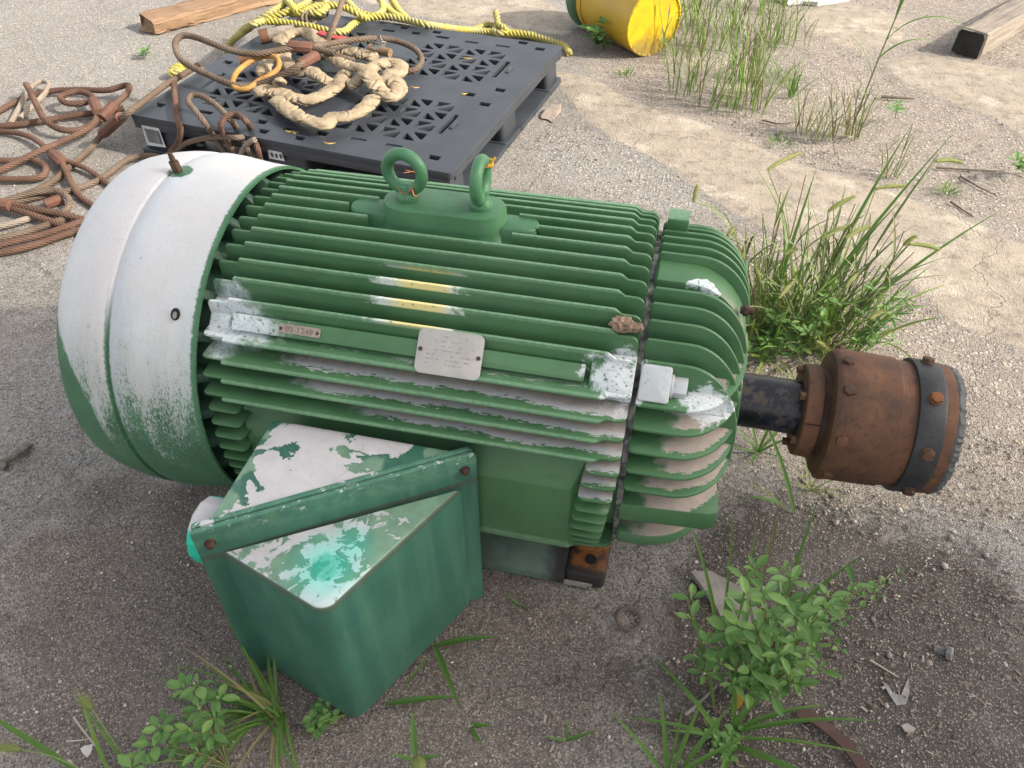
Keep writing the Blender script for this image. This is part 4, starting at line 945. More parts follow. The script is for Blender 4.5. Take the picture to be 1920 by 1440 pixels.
for cx, cy, L in ((.640, .035, .035), (.50, .060, .03), (.52, .058, .012), (.70, .45, .03), (.76, .72, .035), (.86, .46, .02)):
    m.sweep([pf(cx+L*(t-.5), cy+.010*(t-.5)**2*4+.004*t, PZ-.0004) for t in np.linspace(0, 1, 9)], .0024, 6, radf=lambda t, l: .3+sin(pi*t))
tag(m.build('paint_scuffs', simple('yellow_paint_scuff', (.42, .28, .07), (.30, .20, .06), 80, .7), pal, 60))

# ---------------------------------------------------------------- ropes
def GP(pts):
    o = []
    for px, py, z in pts:
        p = G(px, py, z); f = (p[:2]-PO)@PE2[:2]; u = (p[:2]-PO)@PE1[:2]
        if -.005 < u < PW and -.02 < f < .30 and z < PZ+.008 and py > 217+.187*(px-242) and px < 520:   # keep clear of the pallet's front face
            d = ray(px, py); t = ((np.append(PO, 0)-CLOC)@PE2-.016)/(d@PE2); p = CLOC+d*t
        o.append(p)
    return o
def rope(name, label, cat, pts, rad, mat, lobes=6, amp=.13, pitch=.085, group=None, wob=.0, closed=False, nseg=None):
    P = spline(pts, .0024, closed); m = MB()
    m.sweep(P, rad, nseg or lobes*4, lobes, amp, pitch, closed)
    o = m.build(name, mat, None, 60); rebase(o, P[len(P)//2]); return tag(o, label, cat, group)
def ferrule(p0, p1, r, mat=None, parent=None):
    p0 = np.array(p0, float); p1 = np.array(p1, float); d = (p1-p0); L = np.linalg.norm(d); d /= L
    a = np.cross(d, [0, 0, 1]); a /= np.linalg.norm(a); b = np.cross(a, d); f = frame_fn((p0+p1)/2, a, b, d); m = MB()
    m.prism([(r*1.05*cos(t), r*.92*sin(t)) for t in np.arange(8)*pi/4+.39], L, f, .003)
    return m.build('ferrule', mat or M_FER, parent, 25)
M_FER = mat_rust('rusty_ferrule', (.15, .070, .048), (.12, .060, .042), (.08, .042, .03), 60, .7, .1)
WR = .0088
def wire(label, pts, rad=WR, mat=None, ferr=(), lobes=6, pitch=.078):
    o = rope('wire_rope', label, 'wire rope', GP(pts), rad*.80, mat or M_WIRE, lobes, .24, pitch)
    for a, b, r in ferr: ferrule(G(*a), G(*b), r, None, o)
    return o
# on the pallet
T = .150
wire('thick brown wire rope eye hanging over the left side of the pallet', [(628, 100, .205), (595, 92, .210), (565, 88, .215), (520, 95, .212), (480, 101, .21), (440, 96, .215), (400, 82, .225), (365, 69, .23), (342, 67, .23), (329, 80, .22), (334, 103, .205), (352, 121, .19), (395, 142, .175), (440, 160, .165), (472, 160, .163), (502, 152, .175), (535, 138, .20), (562, 122, .22), (585, 108, .22)], .0108, M_WIRE, [((541, 86, .217), (587, 90, .212), .0185), ((560, 122, .218), (594, 104, .222), .0170)])
wire('brown wire rope loop running right from the clamp and curving over the deck holes', [(586, 88, .215), (620, 82, .205), (660, 75, .20), (705, 72, .19), (745, 77, .18), (778, 92, .165), (791, 112, .150), (780, 130, .142), (757, 134, .141)], .0105, M_WIRER)
wire('short brown wire rope tail lying under the clamp across the canvas', [(586, 90, .205), (610, 97, .195), (640, 107, .185), (665, 114, .175)], .0100)
wire('brown wire rope rising steeply from the canvas sling past the pallet', [(613, 76, .205), (621, 58, .23), (632, 32, .26), (641, 5, .285), (648, -18, .30)], .0105)
wire('long grey brown wire rope dropping from the pallet corner to a rusty clamp', [(372, 122, .150), (350, 136, .147), (310, 160, .145), (270, 190, .142), (240, 212, .135), (222, 226, .10), (205, 240, .06), (188, 256, .03), (168, 280, .012), (135, 310, .012), (92, 345, .012), (40, 368, .012), (-20, 384, .012)], .0105, M_WIRE, [((227, 219, .118), (193, 250, .045), .0180)])
wire('rust red wire rope bent over the front edge of the pallet by the sticker', [(326, 152, .142), (327, 170, .142), (330, 200, .144), (333, 222, .137), (338, 243, .105), (334, 265, .062), (320, 285, .025), (306, 300, .012), (292, 316, .010)], .0098, M_WIRER)
wire('tall wire rope bight leaning on the front of the pallet', [(437, 306, .010), (420, 283, .05), (400, 255, .10), (380, 225, .170), (362, 203, .18), (353, 190, .178), (360, 179, .18), (378, 180, .18), (404, 196, .17), (432, 225, .165), (450, 250, .10), (463, 275, .06), (478, 304, .012)], .0092, M_WIRE)
wire('smaller rusty wire rope bight standing in front of the pallet', [(452, 305, .010), (436, 280, .05), (420, 255, .09), (414, 236, .16), (424, 219, .178), (444, 214, .18), (462, 228, .175), (474, 250, .10), (482, 275, .055), (489, 304, .010)], .0090, M_WIRER)
wire('wire rope running along the pallet front between the two bights', [(300, 306, .010), (325, 284, .02), (350, 268, .04), (385, 259, .055), (420, 257, .07), (450, 258, .075), (474, 257, .07)], .0085)
wire('pale worn wire rope end in front of the pallet', [(447, 302, .012), (452, 288, .03), (460, 274, .06), (470, 265, .075), (478, 262, .08)], .0088, M_WIREP)
# the heap on the ground to the left
Zg = .011
wire('rust red wire rope with a bent clamp crossing the top of the left heap', [(-20, 218, .012), (45, 184, .014), (95, 171, .02), (150, 168, .025), (200, 169, .03), (235, 160, .04), (243, 163, .045), (236, 178, .05), (220, 193, .05), (200, 213, .035), (188, 228, .02)], .0108, M_WIRER, [((213, 196, .048), (190, 222, .03), .0175)])
wire('rusty wire rope loop standing highest in the left heap', [(49, 158, .055), (57, 172, .055), (70, 200, .05), (85, 225, .04), (112, 242, .03), (145, 244, .025), (170, 235, .025), (184, 218, .03), (184, 200, .035), (172, 180, .04), (150, 172, .045), (128, 175, .045), (113, 183, .04), (125, 193, .035), (150, 194, .032), (168, 190, .032)], .0108, M_WIRER, [((174, 188, .04), (184, 212, .034), .0165)])
wire('rust red wire rope lying straight from the left edge to the clamp', [(-20, 237, Zg), (30, 234, Zg), (80, 226, Zg), (130, 218, Zg), (180, 211, .014), (232, 203, .014)], .0105, M_WIRER)
wire('grey wire rope bight half hidden under the rusty loops', [(20, 232, Zg), (35, 205, .015), (48, 178, .02), (65, 158, .03), (82, 152, .032), (92, 160, .03), (80, 180, .02), (60, 200, .015), (38, 222, Zg)], .0095, M_WIREP)
wire('brown wire rope sagging from the left edge into a forked clamp', [(-20, 246, Zg), (25, 248, .014), (58, 257, .018), (82, 273, .02), (100, 290, .022), (115, 304, .024), (125, 322, .022), (135, 345, .018), (150, 368, .012), (178, 388, Zg)], .0098, M_WIRER, [((99, 288, .024), (118, 305, .026), .0165)])
wire('wire rope branching right out of the forked clamp', [(110, 299, .024), (135, 305, .022), (160, 315, .018), (185, 332, .014), (212, 352, Zg)], .0090, M_WIRER)
wire('orange brown wire rope crossing the heap down to the left edge', [(184, 214, .03), (178, 230, .03), (160, 245, .03), (120, 264, .03), (80, 281, .03), (45, 298, .025), (10, 315, .018), (-25, 330, .014)], .0105, M_WIRER)
wire('rusty wire rope eye lying flat at the left edge', [(-25, 300, .012), (20, 301, .012), (55, 299, .012), (80, 308, .014), (87, 320, .016), (76, 332, .014), (40, 336, .012), (-25, 334, .012)], .0105, M_WIRER)
wire('grey brown wire rope running between the pallet and the white fan cover', [(318, 299, .012), (290, 293, .013), (262, 293, .014), (235, 302, .013), (205, 325, .012), (180, 340, .012), (140, 355, .012), (95, 364, .012), (40, 376, .013), (-20, 392, .014)], .0098)
wire('dark grey wire rope eye at the lower left of the heap', [(-20, 388, .02), (30, 370, .025), (70, 360, .03), (105, 358, .03), (125, 368, .028), (131, 382, .022), (122, 396, .014), (108, 402, Zg)], .0098, M_WIRE, [((84, 384, .014), (118, 372, .016), .015)])
wire('brown wire rope pair running down to the fan cover, upper strand', [(-25, 380, .024), (20, 384, .026), (70, 393, .026), (115, 401, .024), (158, 413, .018), (172, 420, .016)], .0105, M_WIRER, [((-12, 380, .027), (22, 386, .028), .0175)])
wire('brown wire rope pair running down to the fan cover, lower strand', [(10, 386, .022), (40, 396, .02), (75, 408, .018), (110, 420, .015), (150, 436, .012), (166, 442, .012)], .0105, M_WIRER)
wire('dark red wire rope lowest in the left heap', [(-25, 478, Zg), (30, 468, Zg), (75, 456, Zg), (115, 442, .012), (160, 428, .014), (178, 420, .016)], .0100, M_WIRER)
wire('grey wire rope strand lying above the lowest one', [(-25, 452, Zg), (25, 441, Zg), (70, 428, Zg), (110, 414, .013), (140, 404, .014)], .0098, M_WIRE)
wire('grey wire rope strand lowest but two in the left heap', [(-25, 430, Zg), (20, 420, Zg), (60, 408, Zg), (100, 398, .012)], .0095, M_WIREP)
wire('brown wire rope strand just above the lowest rope at the left edge', [(-25, 466, .02), (30, 452, .02), (80, 440, .02), (130, 424, .02), (168, 410, .018)], .0098, M_WIRER)

# yellow poly rope
YR = .0105
def yrope(label, pts): return rope('yellow_rope', label, 'rope', GP(pts), YR, M_YROPE, 3, .34, .046, None, nseg=15)
yrope('yellow rope lying along the far edge of the pallet and sagging over its deck', [(430, 84, .02), (448, 64, .05), (468, 48, .16), (500, 40, .165), (540, 43, .162), (580, 50, .16), (620, 58, .155), (645, 59, .147), (662, 46, .145), (682, 35, .15), (720, 31, .15), (760, 37, .145), (800, 46, .14), (835, 52, .10), (870, 56, .05), (905, 58, .02), (945, 62, .015), (990, 66, .014), (1030, 76, .013), (1058, 86, .012), (1068, 100, .012)])
yrope('yellow rope strand hanging down past the left back corner of the pallet', [(418, 96, .02), (440, 72, .06), (470, 50, .13), (500, 28, .17), (530, 10, .18), (556, -12, .18)])
yrope('yellow rope strand in the tangle above the grey wooden peg', [(478, 46, .15), (510, 32, .17), (545, 20, .185), (575, 6, .19), (600, -14, .19)])
yrope('yellow rope crossing the tangle from upper left to the right', [(528, -12, .19), (545, 8, .195), (562, 24, .19), (585, 14, .20), (610, 10, .20), (640, 12, .195), (668, 24, .18), (690, 36, .155)])
yrope('yellow rope curl at the top of the tangle left of the rising wire', [(545, 26, .17), (572, 22, .19), (596, 24, .19), (612, 14, .195), (608, 0, .20), (588, -6, .20)])
yrope('yellow rope strand falling to the pallet right of the rising wire', [(640, -14, .17), (655, 6, .165), (672, 22, .155), (700, 30, .15), (718, 18, .15), (712, -10, .15)])
yrope('yellow rope strand at the right of the tangle, outer one', [(704, -12, .13), (720, 8, .14), (736, 24, .14), (752, 34, .143)])
yrope('yellow rope strand at the right of the tangle, inner one', [(730, -12, .11), (738, 4, .12), (750, 22, .13), (764, 36, .135)])
yrope('yellow rope behind the pallet leading into the upright knot', [(835, 50, .02), (862, 56, .02), (890, 54, .02), (915, 47, .02), (930, 48, .025), (945, 58, .02), (975, 62, .013), (1005, 66, .012)])
yrope('yellow rope end standing up out of the knot behind the pallet', [(930, 22, .07), (932, 34, .055), (935, 46, .04), (944, 52, .035), (948, 58, .025), (936, 62, .02), (926, 58, .02), (932, 50, .03)])
yrope('yellow rope coil end poking out at the left side of the pallet', [(352, 124, .03), (338, 124, .035), (325, 130, .03), (322, 138, .02), (334, 134, .025), (348, 130, .02)])

# canvas sling
def canvas(label, pts, rad, seed):
    rad *= .87
    P = spline(GP([(230+x/3.368, y/3.368, z) for x, y, z in pts]), .0024); rr = random.Random(seed); ph = [rr.uniform(0, 6.28) for _ in range(8)]
    L = np.concatenate([[0], np.cumsum(np.linalg.norm(np.diff(P, axis=0), axis=1))])
    m = MB(); T_ = np.gradient(P, axis=0); T_ /= np.linalg.norm(T_, axis=1)[:, None]; n = 36; vs = []; fs = []
    tot = L[-1]; folds = []; s = .004
    while s < tot: folds.append((s, rr.uniform(.16, .46), rr.uniform(-1.5, 1.5), rr.uniform(.0030, .0075), rr.uniform(0, 6.28), rr.uniform(-.016, .016))); s += rr.uniform(.010, .030)
    for i in range(len(P)):
        a = np.cross(T_[i], [0, 0, 1.0]); a /= np.linalg.norm(a)+1e-9; b = np.cross(a, T_[i])
        end = min(1, (L[i]+.012)/.02, (tot-L[i]+.012)/.02)
        for j in range(n):
            th = 2*pi*j/n; k = 1.0+.045*sin(L[i]*21+ph[0])+.05*sin(2*th-L[i]*38+ph[2])+.04*sin(3*th+L[i]*67+ph[1])+.03*sin(5*th+L[i]*150+ph[4])+.02*sin(8*th-L[i]*210+ph[5])
            for fs_, d, sk, wd, p_, cv in folds:
                q = (L[i]-fs_-sk*rad*cos(th+p_)-cv*sin(2*th+p_))/wd
                if -3 < q < 4: k += (d*.45*math.exp(-(q+1.1)**2)-d*.9*math.exp(-q*q)+d*.4*math.exp(-(q-1.2)**2))*max(0, .30+.95*cos(th+p_*2))
            r = rad*k*end; vs.append(P[i]+a*cos(th)*r*1.12+b*sin(th)*r*.60)
    for i in range(len(P)-1):
        for j in range(n): k = (j+1) % n; fs.append((i*n+j, i*n+k, (i+1)*n+k, (i+1)*n+j))
    fs.append(tuple(range(n))); fs.append(tuple((len(P)-1)*n+i for i in range(n))); m.add(vs, fs)
    o = m.build('canvas_sling', M_SLING, None, 75); rebase(o, P[len(P)//2]); return tag(o, label, 'sling')
SZ = .158
canvas('rumpled beige canvas sling length looping across the front of the pallet', [(835, 592, SZ), (900, 572, SZ), (990, 590, SZ), (1090, 622, SZ), (1180, 630, SZ), (1280, 592, SZ), (1370, 530, SZ), (1400, 480, .165), (1450, 452, .175)], .0245, 1)
canvas('beige canvas sling length dipping lowest toward the motor, rising to the right end', [(965, 625, SZ), (1040, 690, SZ), (1110, 735, SZ), (1200, 770, SZ), (1285, 785, SZ), (1325, 745, SZ), (1400, 738, SZ), (1480, 715, SZ), (1540, 672, SZ), (1590, 610, .162)], .0235, 2)
canvas('knotted beige canvas sling bunch at the right of the pile', [(1420, 540, .16), (1480, 520, .165), (1520, 470, .185), (1590, 420, .19), (1680, 395, .185), (1745, 410, .18), (1745, 455, .175), (1690, 475, .175), (1680, 505, .172), (1730, 530, .168), (1735, 580, .163), (1690, 610, .162), (1630, 575, .17), (1580, 510, .185), (1540, 450, .20)], .0260, 3)
canvas('beige canvas sling strand running from the clamp to the knotted bunch', [(1280, 320, .17), (1340, 375, .175), (1420, 415, .18), (1510, 430, .19), (1570, 455, .19)], .0230, 4)
canvas('beige canvas sling strand under the short clamp', [(1020, 340, .16), (1030, 390, .16), (1070, 430, .162), (1120, 455, .165), (1180, 450, .168), (1250, 490, .165), (1310, 525, .16)], .0225, 5)
canvas('beige canvas sling folded at the back of the pile beside the grey peg', [(985, 280, .16), (1020, 235, .17), (1090, 205, .175), (1170, 210, .175), (1240, 255, .17), (1320, 300, .165), (1420, 320, .16), (1520, 345, .158), (1600, 365, .158)], .0250, 6)
canvas('short beige canvas sling stub seen through the yellow link', [(880, 470, SZ), (900, 420, SZ), (940, 370, .165), (985, 335, .165)], .0220, 7)
canvas('small beige canvas loop end on the front strand', [(960, 545, .175), (970, 510, .19), (1000, 505, .195), (1025, 530, .18)], .0130, 8)
def merge(label, first, n):                               # lengths of one rope or sling joined into one object
    obs = [o for o in bpy.data.objects if o.get('label', '').startswith(first)]; base = obs[0]
    nm = base.name.split('.')[0]; allo = [o for o in scene.objects if o.name.split('.')[0] == nm]; i = allo.index(base); parts = [base]+allo[i+1:i+n]
    mb = MB(); mb.tint = []; kids = []
    for o in parts:
        L = o.location; me = o.data; at = me.attributes.get('tint'); tv = [d.value for d in at.data] if at else [1.0]*len(me.vertices)
        mb.add([tuple(v.co+L) for v in me.vertices], [tuple(p.vertices) for p in me.polygons], tv)
        for c in o.children: kids.append((c, c.location+L))
    loc = base.location.copy(); mat = base.data.materials[0]; cat = base['category']
    for c, w in kids: c.parent = None
    for o in parts: bpy.data.objects.remove(o)
    new = mb.build(nm, mat, None, 40 if nm == 'canvas_sling' else 62); rebase(new, loc); tag(new, label, cat)
    for c, w in kids: c.parent = new; c.location = w-loc
    new.name = nm
merge('thick brown wire rope sling with clamped eyes lying over the canvas on the pallet', 'thick brown wire rope eye', 4)
merge('brown wire rope sagging from the left edge into a forked clamp by the fan cover', 'brown wire rope sagging', 2)
merge('pair of brown wire rope legs from a clamp at the left edge', 'brown wire rope pair running down to the fan cover, upper', 2)
merge('tangled yellow rope trailing over the far edge of the pallet', 'yellow rope lying along', 11)
merge('rumpled beige canvas sling lying in loops on the black pallet', 'rumpled beige canvas', 8)
# link, pegs, strap
zc_ = lambda x, y, z: G(230+x/3.368, y/3.368, z)
pts = [zc_(*p) for p in [(712, 470, .175), (760, 420, .185), (830, 375, .19), (900, 355, .195), (960, 358, .20), (988, 395, .195), (975, 440, .185), (920, 480, .178), (860, 510, .17), (800, 555, .165), (740, 565, .16), (695, 535, .165)]]
m = MB(); m.sweep(spline(pts, .005, True), .0082, 12, closed=True); tag(rebase(m.build('steel_link', M_LINK, None, 60), pts[0]), 'long steel link with chipped yellow paint lying against the canvas', 'link')
def peg(name, label, a, b, r, mat, mat2=None, t=.3):
    a, b = np.array(a), np.array(b); o = MB(); P = np.array([a+(b-a)*k for k in np.linspace(0, 1, 9)])
    o.sweep(P, r, 14, radf=lambda q, l: 1-.08*sin(q*9)); root = o.build(name, mat, None, 50); rebase(root, (a+b)/2)
    if mat2:
        e = MB(); e.sweep([a+(b-a)*k for k in (-.12, -.01, t*.55)], r*1.12, 14); e.build('end_sleeve', mat2, root, 40)
    return tag(root, label, 'peg')
peg('wooden_peg', 'short grey wooden peg with a rusty end in the rope tangle', zc_(890, 230, .165), zc_(1090, 190, .175), .021, M_WOODG, M_RUST)
peg('wooden_peg', 'splintered orange wooden peg stub under the right wire loop', zc_(1690, 335, .16), zc_(1560, 300, .165), .014, M_WOODL)
peg('wooden_peg', 'small rusty brown peg left of the yellow link', zc_(735, 380, .15), zc_(860, 345, .16), .013, M_RUST)
m = MB(); P = spline([zc_(1240, 205, .185), zc_(1320, 232, .185), zc_(1410, 245, .18)], .006)
a_ = np.array([.25, .97, 0]); vs = [p+a_*s*.012+np.array([0, 0, t]) for p in P for s, t in ((-1, 0), (1, 0), (1, .003), (-1, .003))]; fs = []
for i in range(len(P)-1):
    for j in range(4): k = (j+1) % 4; fs.append((i*4+j, i*4+k, i*4+4+k, i*4+4+j))
fs += [(0, 1, 2, 3), tuple(len(P)*4-4+i for i in (3, 2, 1, 0))]; m.add(vs, fs); tag(rebase(m.build('webbing_strap', M_RED, None, 40), P[0]), 'bit of red webbing strap behind the rising wire rope', 'strap')
m = MB()
for k in range(6): m.sweep([zc_(1140+25*k+18*cos(t), 100+14*sin(k)-6*k*.3, .175)+np.array([0, .018*cos(t), .022*sin(t)]) for t in np.arange(16)*2*pi/16], .004, 6, closed=True)
m.sweep([zc_(1110, 110, .172), zc_(1190, 92, .178), zc_(1275, 85, .178)], .017, 12); tag(rebase(m.build('scrap_hose', simple('dirty_scrap', (.20, .165, .13), (.12, .095, .075), 40, .8), None, 50), zc_(1190, 92, .178)), 'dirty grey brown ribbed hose scrap caught in the yellow rope', 'scrap')
m = MB(); vs = [zc_(1605, 225, .215), zc_(1625, 222, .225), zc_(1640, 275, .205), zc_(1612, 280, .2)]; m.add(vs+[v+np.array([0, .002, .001]) for v in vs], [(0, 1, 2, 3), (4, 5, 6, 7), (0, 1, 5, 4), (1, 2, 6, 5), (2, 3, 7, 6), (3, 0, 4, 7)])
vs = [zc_(1640, 262, .205), zc_(1665, 268, .2), zc_(1650, 300, .19), zc_(1590, 315, .185), zc_(1565, 290, .19)]; m.add(vs+[v+np.array([0, .002, .001]) for v in vs], [(0, 1, 2, 3, 4), (5, 6, 7, 8, 9)]+[(i, (i+1) % 5, 5+(i+1) % 5, 5+i) for i in range(5)])
tag(rebase(m.build('metal_tag', M_STEEL, None, 0), zc_(1625, 222, .215)), 'bent bare metal tag on the right wire rope loop', 'tag')

# ---------------------------------------------------------------- bucket, timbers, sheet
bk = thing('bucket', 'yellow plastic bucket lying on its side, its round base toward the weeds', 'bucket', (-.15, 2.12, 0))
bc = np.array([-.120, 2.105, .1155]); bd = np.array([-.66, .75, .03]); bd /= np.linalg.norm(bd)
s1 = np.cross(bd, [0, 0, 1]); s1 /= np.linalg.norm(s1); s2 = np.cross(s1, bd); bfm = frame_fn(bc, s1, s2, bd)
bl = lambda p: bfm(p[1], p[2], p[0])
m = MB(); m.lathe([(.002, .106), (-.006, .113), (-.006, .1175), (.010, .1195), (.27, .1315), (.285, .1315), (.285, .136), (.305, .1365), (.31, .134), (.318, .134)], 64, 0, 0, frame=bl); m.build('body', M_YPAIL, bk, 35)
m = MB(); m.lathe([(.0, .02), (.001, .109), (-.004, .1105), (-.0075, .113), (-.0075, .1165), (-.003, .1195)], 64, 0, 0, frame=bl)
for r in (.018, .030, .034): m.sweep([bl((-.0005, r*cos(t)-.004, r*sin(t)-.006)) for t in np.arange(32)*2*pi/32], .0024, 6, closed=True)
for k in range(26):
    t = 2*pi*k/26; m.prism([(-.0015, .108), (.0015, .108), (.0015, .1175), (-.0015, .1175)], .003, lambda u, v, w: bl((-.0078+w, v*cos(t)-u*sin(t), v*sin(t)+u*cos(t))))
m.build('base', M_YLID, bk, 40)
m = MB(); m.lathe([(.335, .1425), (.375, .1425), (.38, .14), (.38, .12), (.318, .12), (.318, .138), (.335, .1425)], 64, 0, 0, frame=bl); m.build('rim', M_PGREEN, bk, 35)

def timber(name, label, a, d, L, wd, ht, mat, endmat=None, rough=.004, rake=0.0, seed=1):
    a = np.array([a[0], a[1], 0.0]); d = np.array([d[0], d[1], 0.0]); d /= np.linalg.norm(d); s = np.array([-d[1], d[0], 0]); rr = random.Random(seed)
    P = rrect(-wd/2, .001, wd/2, ht, .010, 4); n = len(P); m = MB(); vs = []; fs = []; K = 40
    off = [rr.uniform(-1, 1) for _ in range(n)]
    for i in range(K+1):
        x = L*(i/K)**1.4
        for j, (u, v) in enumerate(P):
            k = rough*(rr.uniform(-1, 1)*.35+sin(x*9+off[j]*4)*.5+off[j]*.5)
            xx = x+(rake*(v/ht)+rough*4*off[j]*.8 if i == 0 else 0)
            vs.append((xx, u+k, max(.0005, v+k*.8)))
    for i in range(K):
        for j in range(n): k = (j+1) % n; fs.append((i*n+j, i*n+k, i*n+n+k, i*n+n+j))
    fs.append(tuple(range(n-1, -1, -1))); fs.append(tuple(K*n+i for i in range(n))); m.add(vs, fs)
    o = m.build(name, mat, None, 30); o.location = tuple(a); o.rotation_euler = (0, 0, atan2(d[1], d[0]))
    if endmat:
        e = MB(); e.add([(vs[j][0]-.0015, vs[j][1]*1.006, vs[j][2]) for j in range(n)]+[(.022+.012*rr.random(), vs[n+j][1]*1.012, vs[n+j][2]+.0006) for j in range(n)], [tuple(range(n-1, -1, -1))]+[(j, (j+1) % n, n+(j+1) % n, n+j) for j in range(n)])
        eo = e.build('end_face', endmat, None, 30); eo.parent = o
    return tag(o, label, 'timber')
timber('timber', 'grey weathered square timber with its shaded end coloured black at the top right', (1.012, 2.345), (.56, .83), 1.5, .098, .082, M_WOODG, M_ENDSHADE, .004, 0, 2)
timber('timber', 'tan split wooden plank broken at its near end, at the top left', (-2.075, 1.915), (.55, .83), 1.4, .115, .055, M_WOODL, None, .009, .045, 3)
m = MB(); P = [G(*p)[:2] for p in [(1440, -30), (1452, -2), (1478, 11), (1505, 8), (1532, 12), (1562, 8), (1592, 2), (1640, -30)]]
vs = [(x, y, .012+.008*sin(i*2.1)) for i, (x, y) in enumerate(P)]+[(x, y, .0005) for x, y in P]; n = len(P); m.add(vs, [tuple(range(n)), tuple(range(2*n-1, n-1, -1))]+[(i, (i+1) % n, n+(i+1) % n, n+i) for i in range(n)])
tag(rebase(m.build('white_sheet', M_TARP, None, 0), vs[3]), 'white sheet edge showing at the top of the picture above the grass', 'sheet')
m = MB(); a, b = G(412, -26, .10), G(520, -70, .10); m.sweep([a+(b-a)*k for k in np.linspace(-.0, 1, 6)], .055, 20); tag(rebase(m.build('pipe', simple('pale_blue_grey_pipe', (.33, .37, .36), (.26, .28, .27), 8, .6), None, 40), a), 'pale blue grey pipe end lying on the tan plank at the top', 'pipe')

# ---------------------------------------------------------------- litter on the ground
def ground_bolt(label, a, b, r, mat, nut=True):
    a, b = np.array(a), np.array(b); d = b-a; L = np.linalg.norm(d); d /= L; s = np.cross(d, [0, 0, 1]); s /= np.linalg.norm(s); u_ = np.cross(s, d); f = frame_fn(a, s, u_, d)
    root = thing('loose_bolt', label, 'bolt', tuple(a*[1, 1, 0]))
    m = MB(); m.lathe([(k*L/40, r*(1 if k % 2 else .9)) for k in range(41)], 12, 0, 0, frame=lambda p: f(p[1], p[2], p[0])); m.build('shank', mat, root, 20)
    m = MB(); m.prism(hexa(r*1.75, .2), r*1.3, lambda u, v, w: f(u, v, w-r*.5), .001); m.build('head', mat, root, 25)
    if nut: m = MB(); m.prism(hexa(r*1.75, .5), r*1.5, lambda u, v, w: f(u, v, L*.72+w), .001); m.build('nut', mat, root, 25)
ground_bolt('dull grey steel bolt with a nut lying on the ground left of the fan cover', G(6, 868, .012), G(58, 832, .012), .0075, simple('grey_zinc', (.20, .19, .165), (.14, .13, .11), 60, .6, .3))
ground_bolt('pale bolt head half buried in dark soil at the right', G(1776, 1224, .007), G(1752, 1217, .001), .0062, M_PLASTIC, False)
wsh = MB(); c = G(1180, 1160, .002); wsh.sweep([c+np.array([.019*cos(t), .019*sin(t), 0]) for t in np.arange(36)*2*pi/36], .0042, 8, closed=True)
wo = wsh.build('washer', simple('dusty_rust_washer', (.115, .092, .080), (.10, .082, .072), 60, .9), None, 60); rebase(wo, c); wo.scale = (1, 1, .5); tag(wo, 'dusty round washer pressed into the soil below the motor foot', 'washer')
def slab(name, label, cat, pix, h, mat, tilt=0.0):
    P = [G(*p)[:2] for p in pix]; n = len(P); m = MB(); c = np.mean(P, 0)
    top = [(x, y, h+tilt*(y-c[1])) for x, y in P]; m.add([(x, y, .0005) for x, y in P]+top, [tuple(range(n-1, -1, -1)), tuple(range(n, 2*n))]+[(i, (i+1) % n, n+(i+1) % n, n+i) for i in range(n)])
    return tag(rebase(m.build(name, mat, None, 0), (c[0], c[1], 0)), label, cat)
slab('board_scrap', 'broken piece of grey board lying behind the leafy weed', 'board', [(1293, 1078), (1330, 1078), (1400, 1115), (1430, 1165), (1400, 1185), (1350, 1160), (1340, 1140)], .010, M_CARD, .05)
slab('torn_plastic', 'small torn scrap of clear grey plastic on the dark soil', 'scrap', [(1652, 1278), (1664, 1286), (1672, 1300), (1688, 1306), (1702, 1272), (1704, 1300), (1698, 1322), (1680, 1324), (1668, 1306)], .003, M_PLASTIC)
slab('dry_leaf', 'curled pale dry leaf on the ground right of the pallet', 'leaf', [(1014, 220), (1022, 213), (1036, 206), (1046, 208), (1052, 205), (1049, 213), (1040, 222), (1036, 229), (1026, 224), (1016, 223)], .010, M_LEAFD, .25)
slab('stone_flake', 'flat brown stone flake in the soil at the bottom right', 'stone', [(1688, 1362), (1700, 1358), (1716, 1368), (1710, 1376), (1696, 1374)], .004, M_CARD)
slab('paper_scrap', 'white paper scrap beside the weed at the bottom left', 'scrap', [(152, 1405), (160, 1400), (176, 1396), (172, 1412), (164, 1422), (156, 1414)], .003, M_TARP)
m = MB(); P = spline(GP([(1494, 1335, .006), (1530, 1350, .006), (1565, 1378, .006), (1595, 1408, .006), (1625, 1450, .006)]), .008); s_ = []
for i, p in enumerate(P):
    t = P[min(i+1, len(P)-1)]-P[max(i-1, 0)]; t /= np.linalg.norm(t); a = np.array([-t[1], t[0], 0]); s_ += [p+a*.0085, p-a*.0085, p-a*.0085+[0, 0, .003], p+a*.0085+[0, 0, .003]]
fs = []
for i in range(len(P)-1):
    for j in range(4): k = (j+1) % 4; fs.append((i*4+j, i*4+k, i*4+4+k, i*4+4+j))
m.add(s_, fs+[(0, 1, 2, 3)]); tag(rebase(m.build('rusty_strip', mat_rust('flat_rust', (.10, .055, .045), (.075, .042, .036), (.05, .03, .027)), None, 0), P[5]), 'flat rusty metal strip curving out from under the grass at the bottom', 'metal strip')
def twig(label, pts, r, mat=None, cat='twig', name='twig'):
    m = MB(); P = spline(GP(pts), .008); m.sweep(P, r, 6, radf=lambda t, l: 1-.5*t); tag(rebase(m.build(name, mat or M_TWIG, None, 60), P[0]), label, cat)
twig('dark twig lying right of the foxtail grass, long level one', [(1755, 314, .004), (1800, 317, .006), (1868, 321, .004)], .0035)
twig('dark twig slanting down right of the small tuft', [(1800, 330, .004), (1835, 350, .004), (1868, 367, .004)], .0028)
twig('dark twig below the small grass tuft at the right', [(1782, 378, .004), (1805, 393, .004), (1825, 406, .004)], .0032)
twig('short grey stick lying among the thin grass at the upper right', [(1653, 181, .006), (1685, 183, .008), (1714, 185, .006)], .0060)
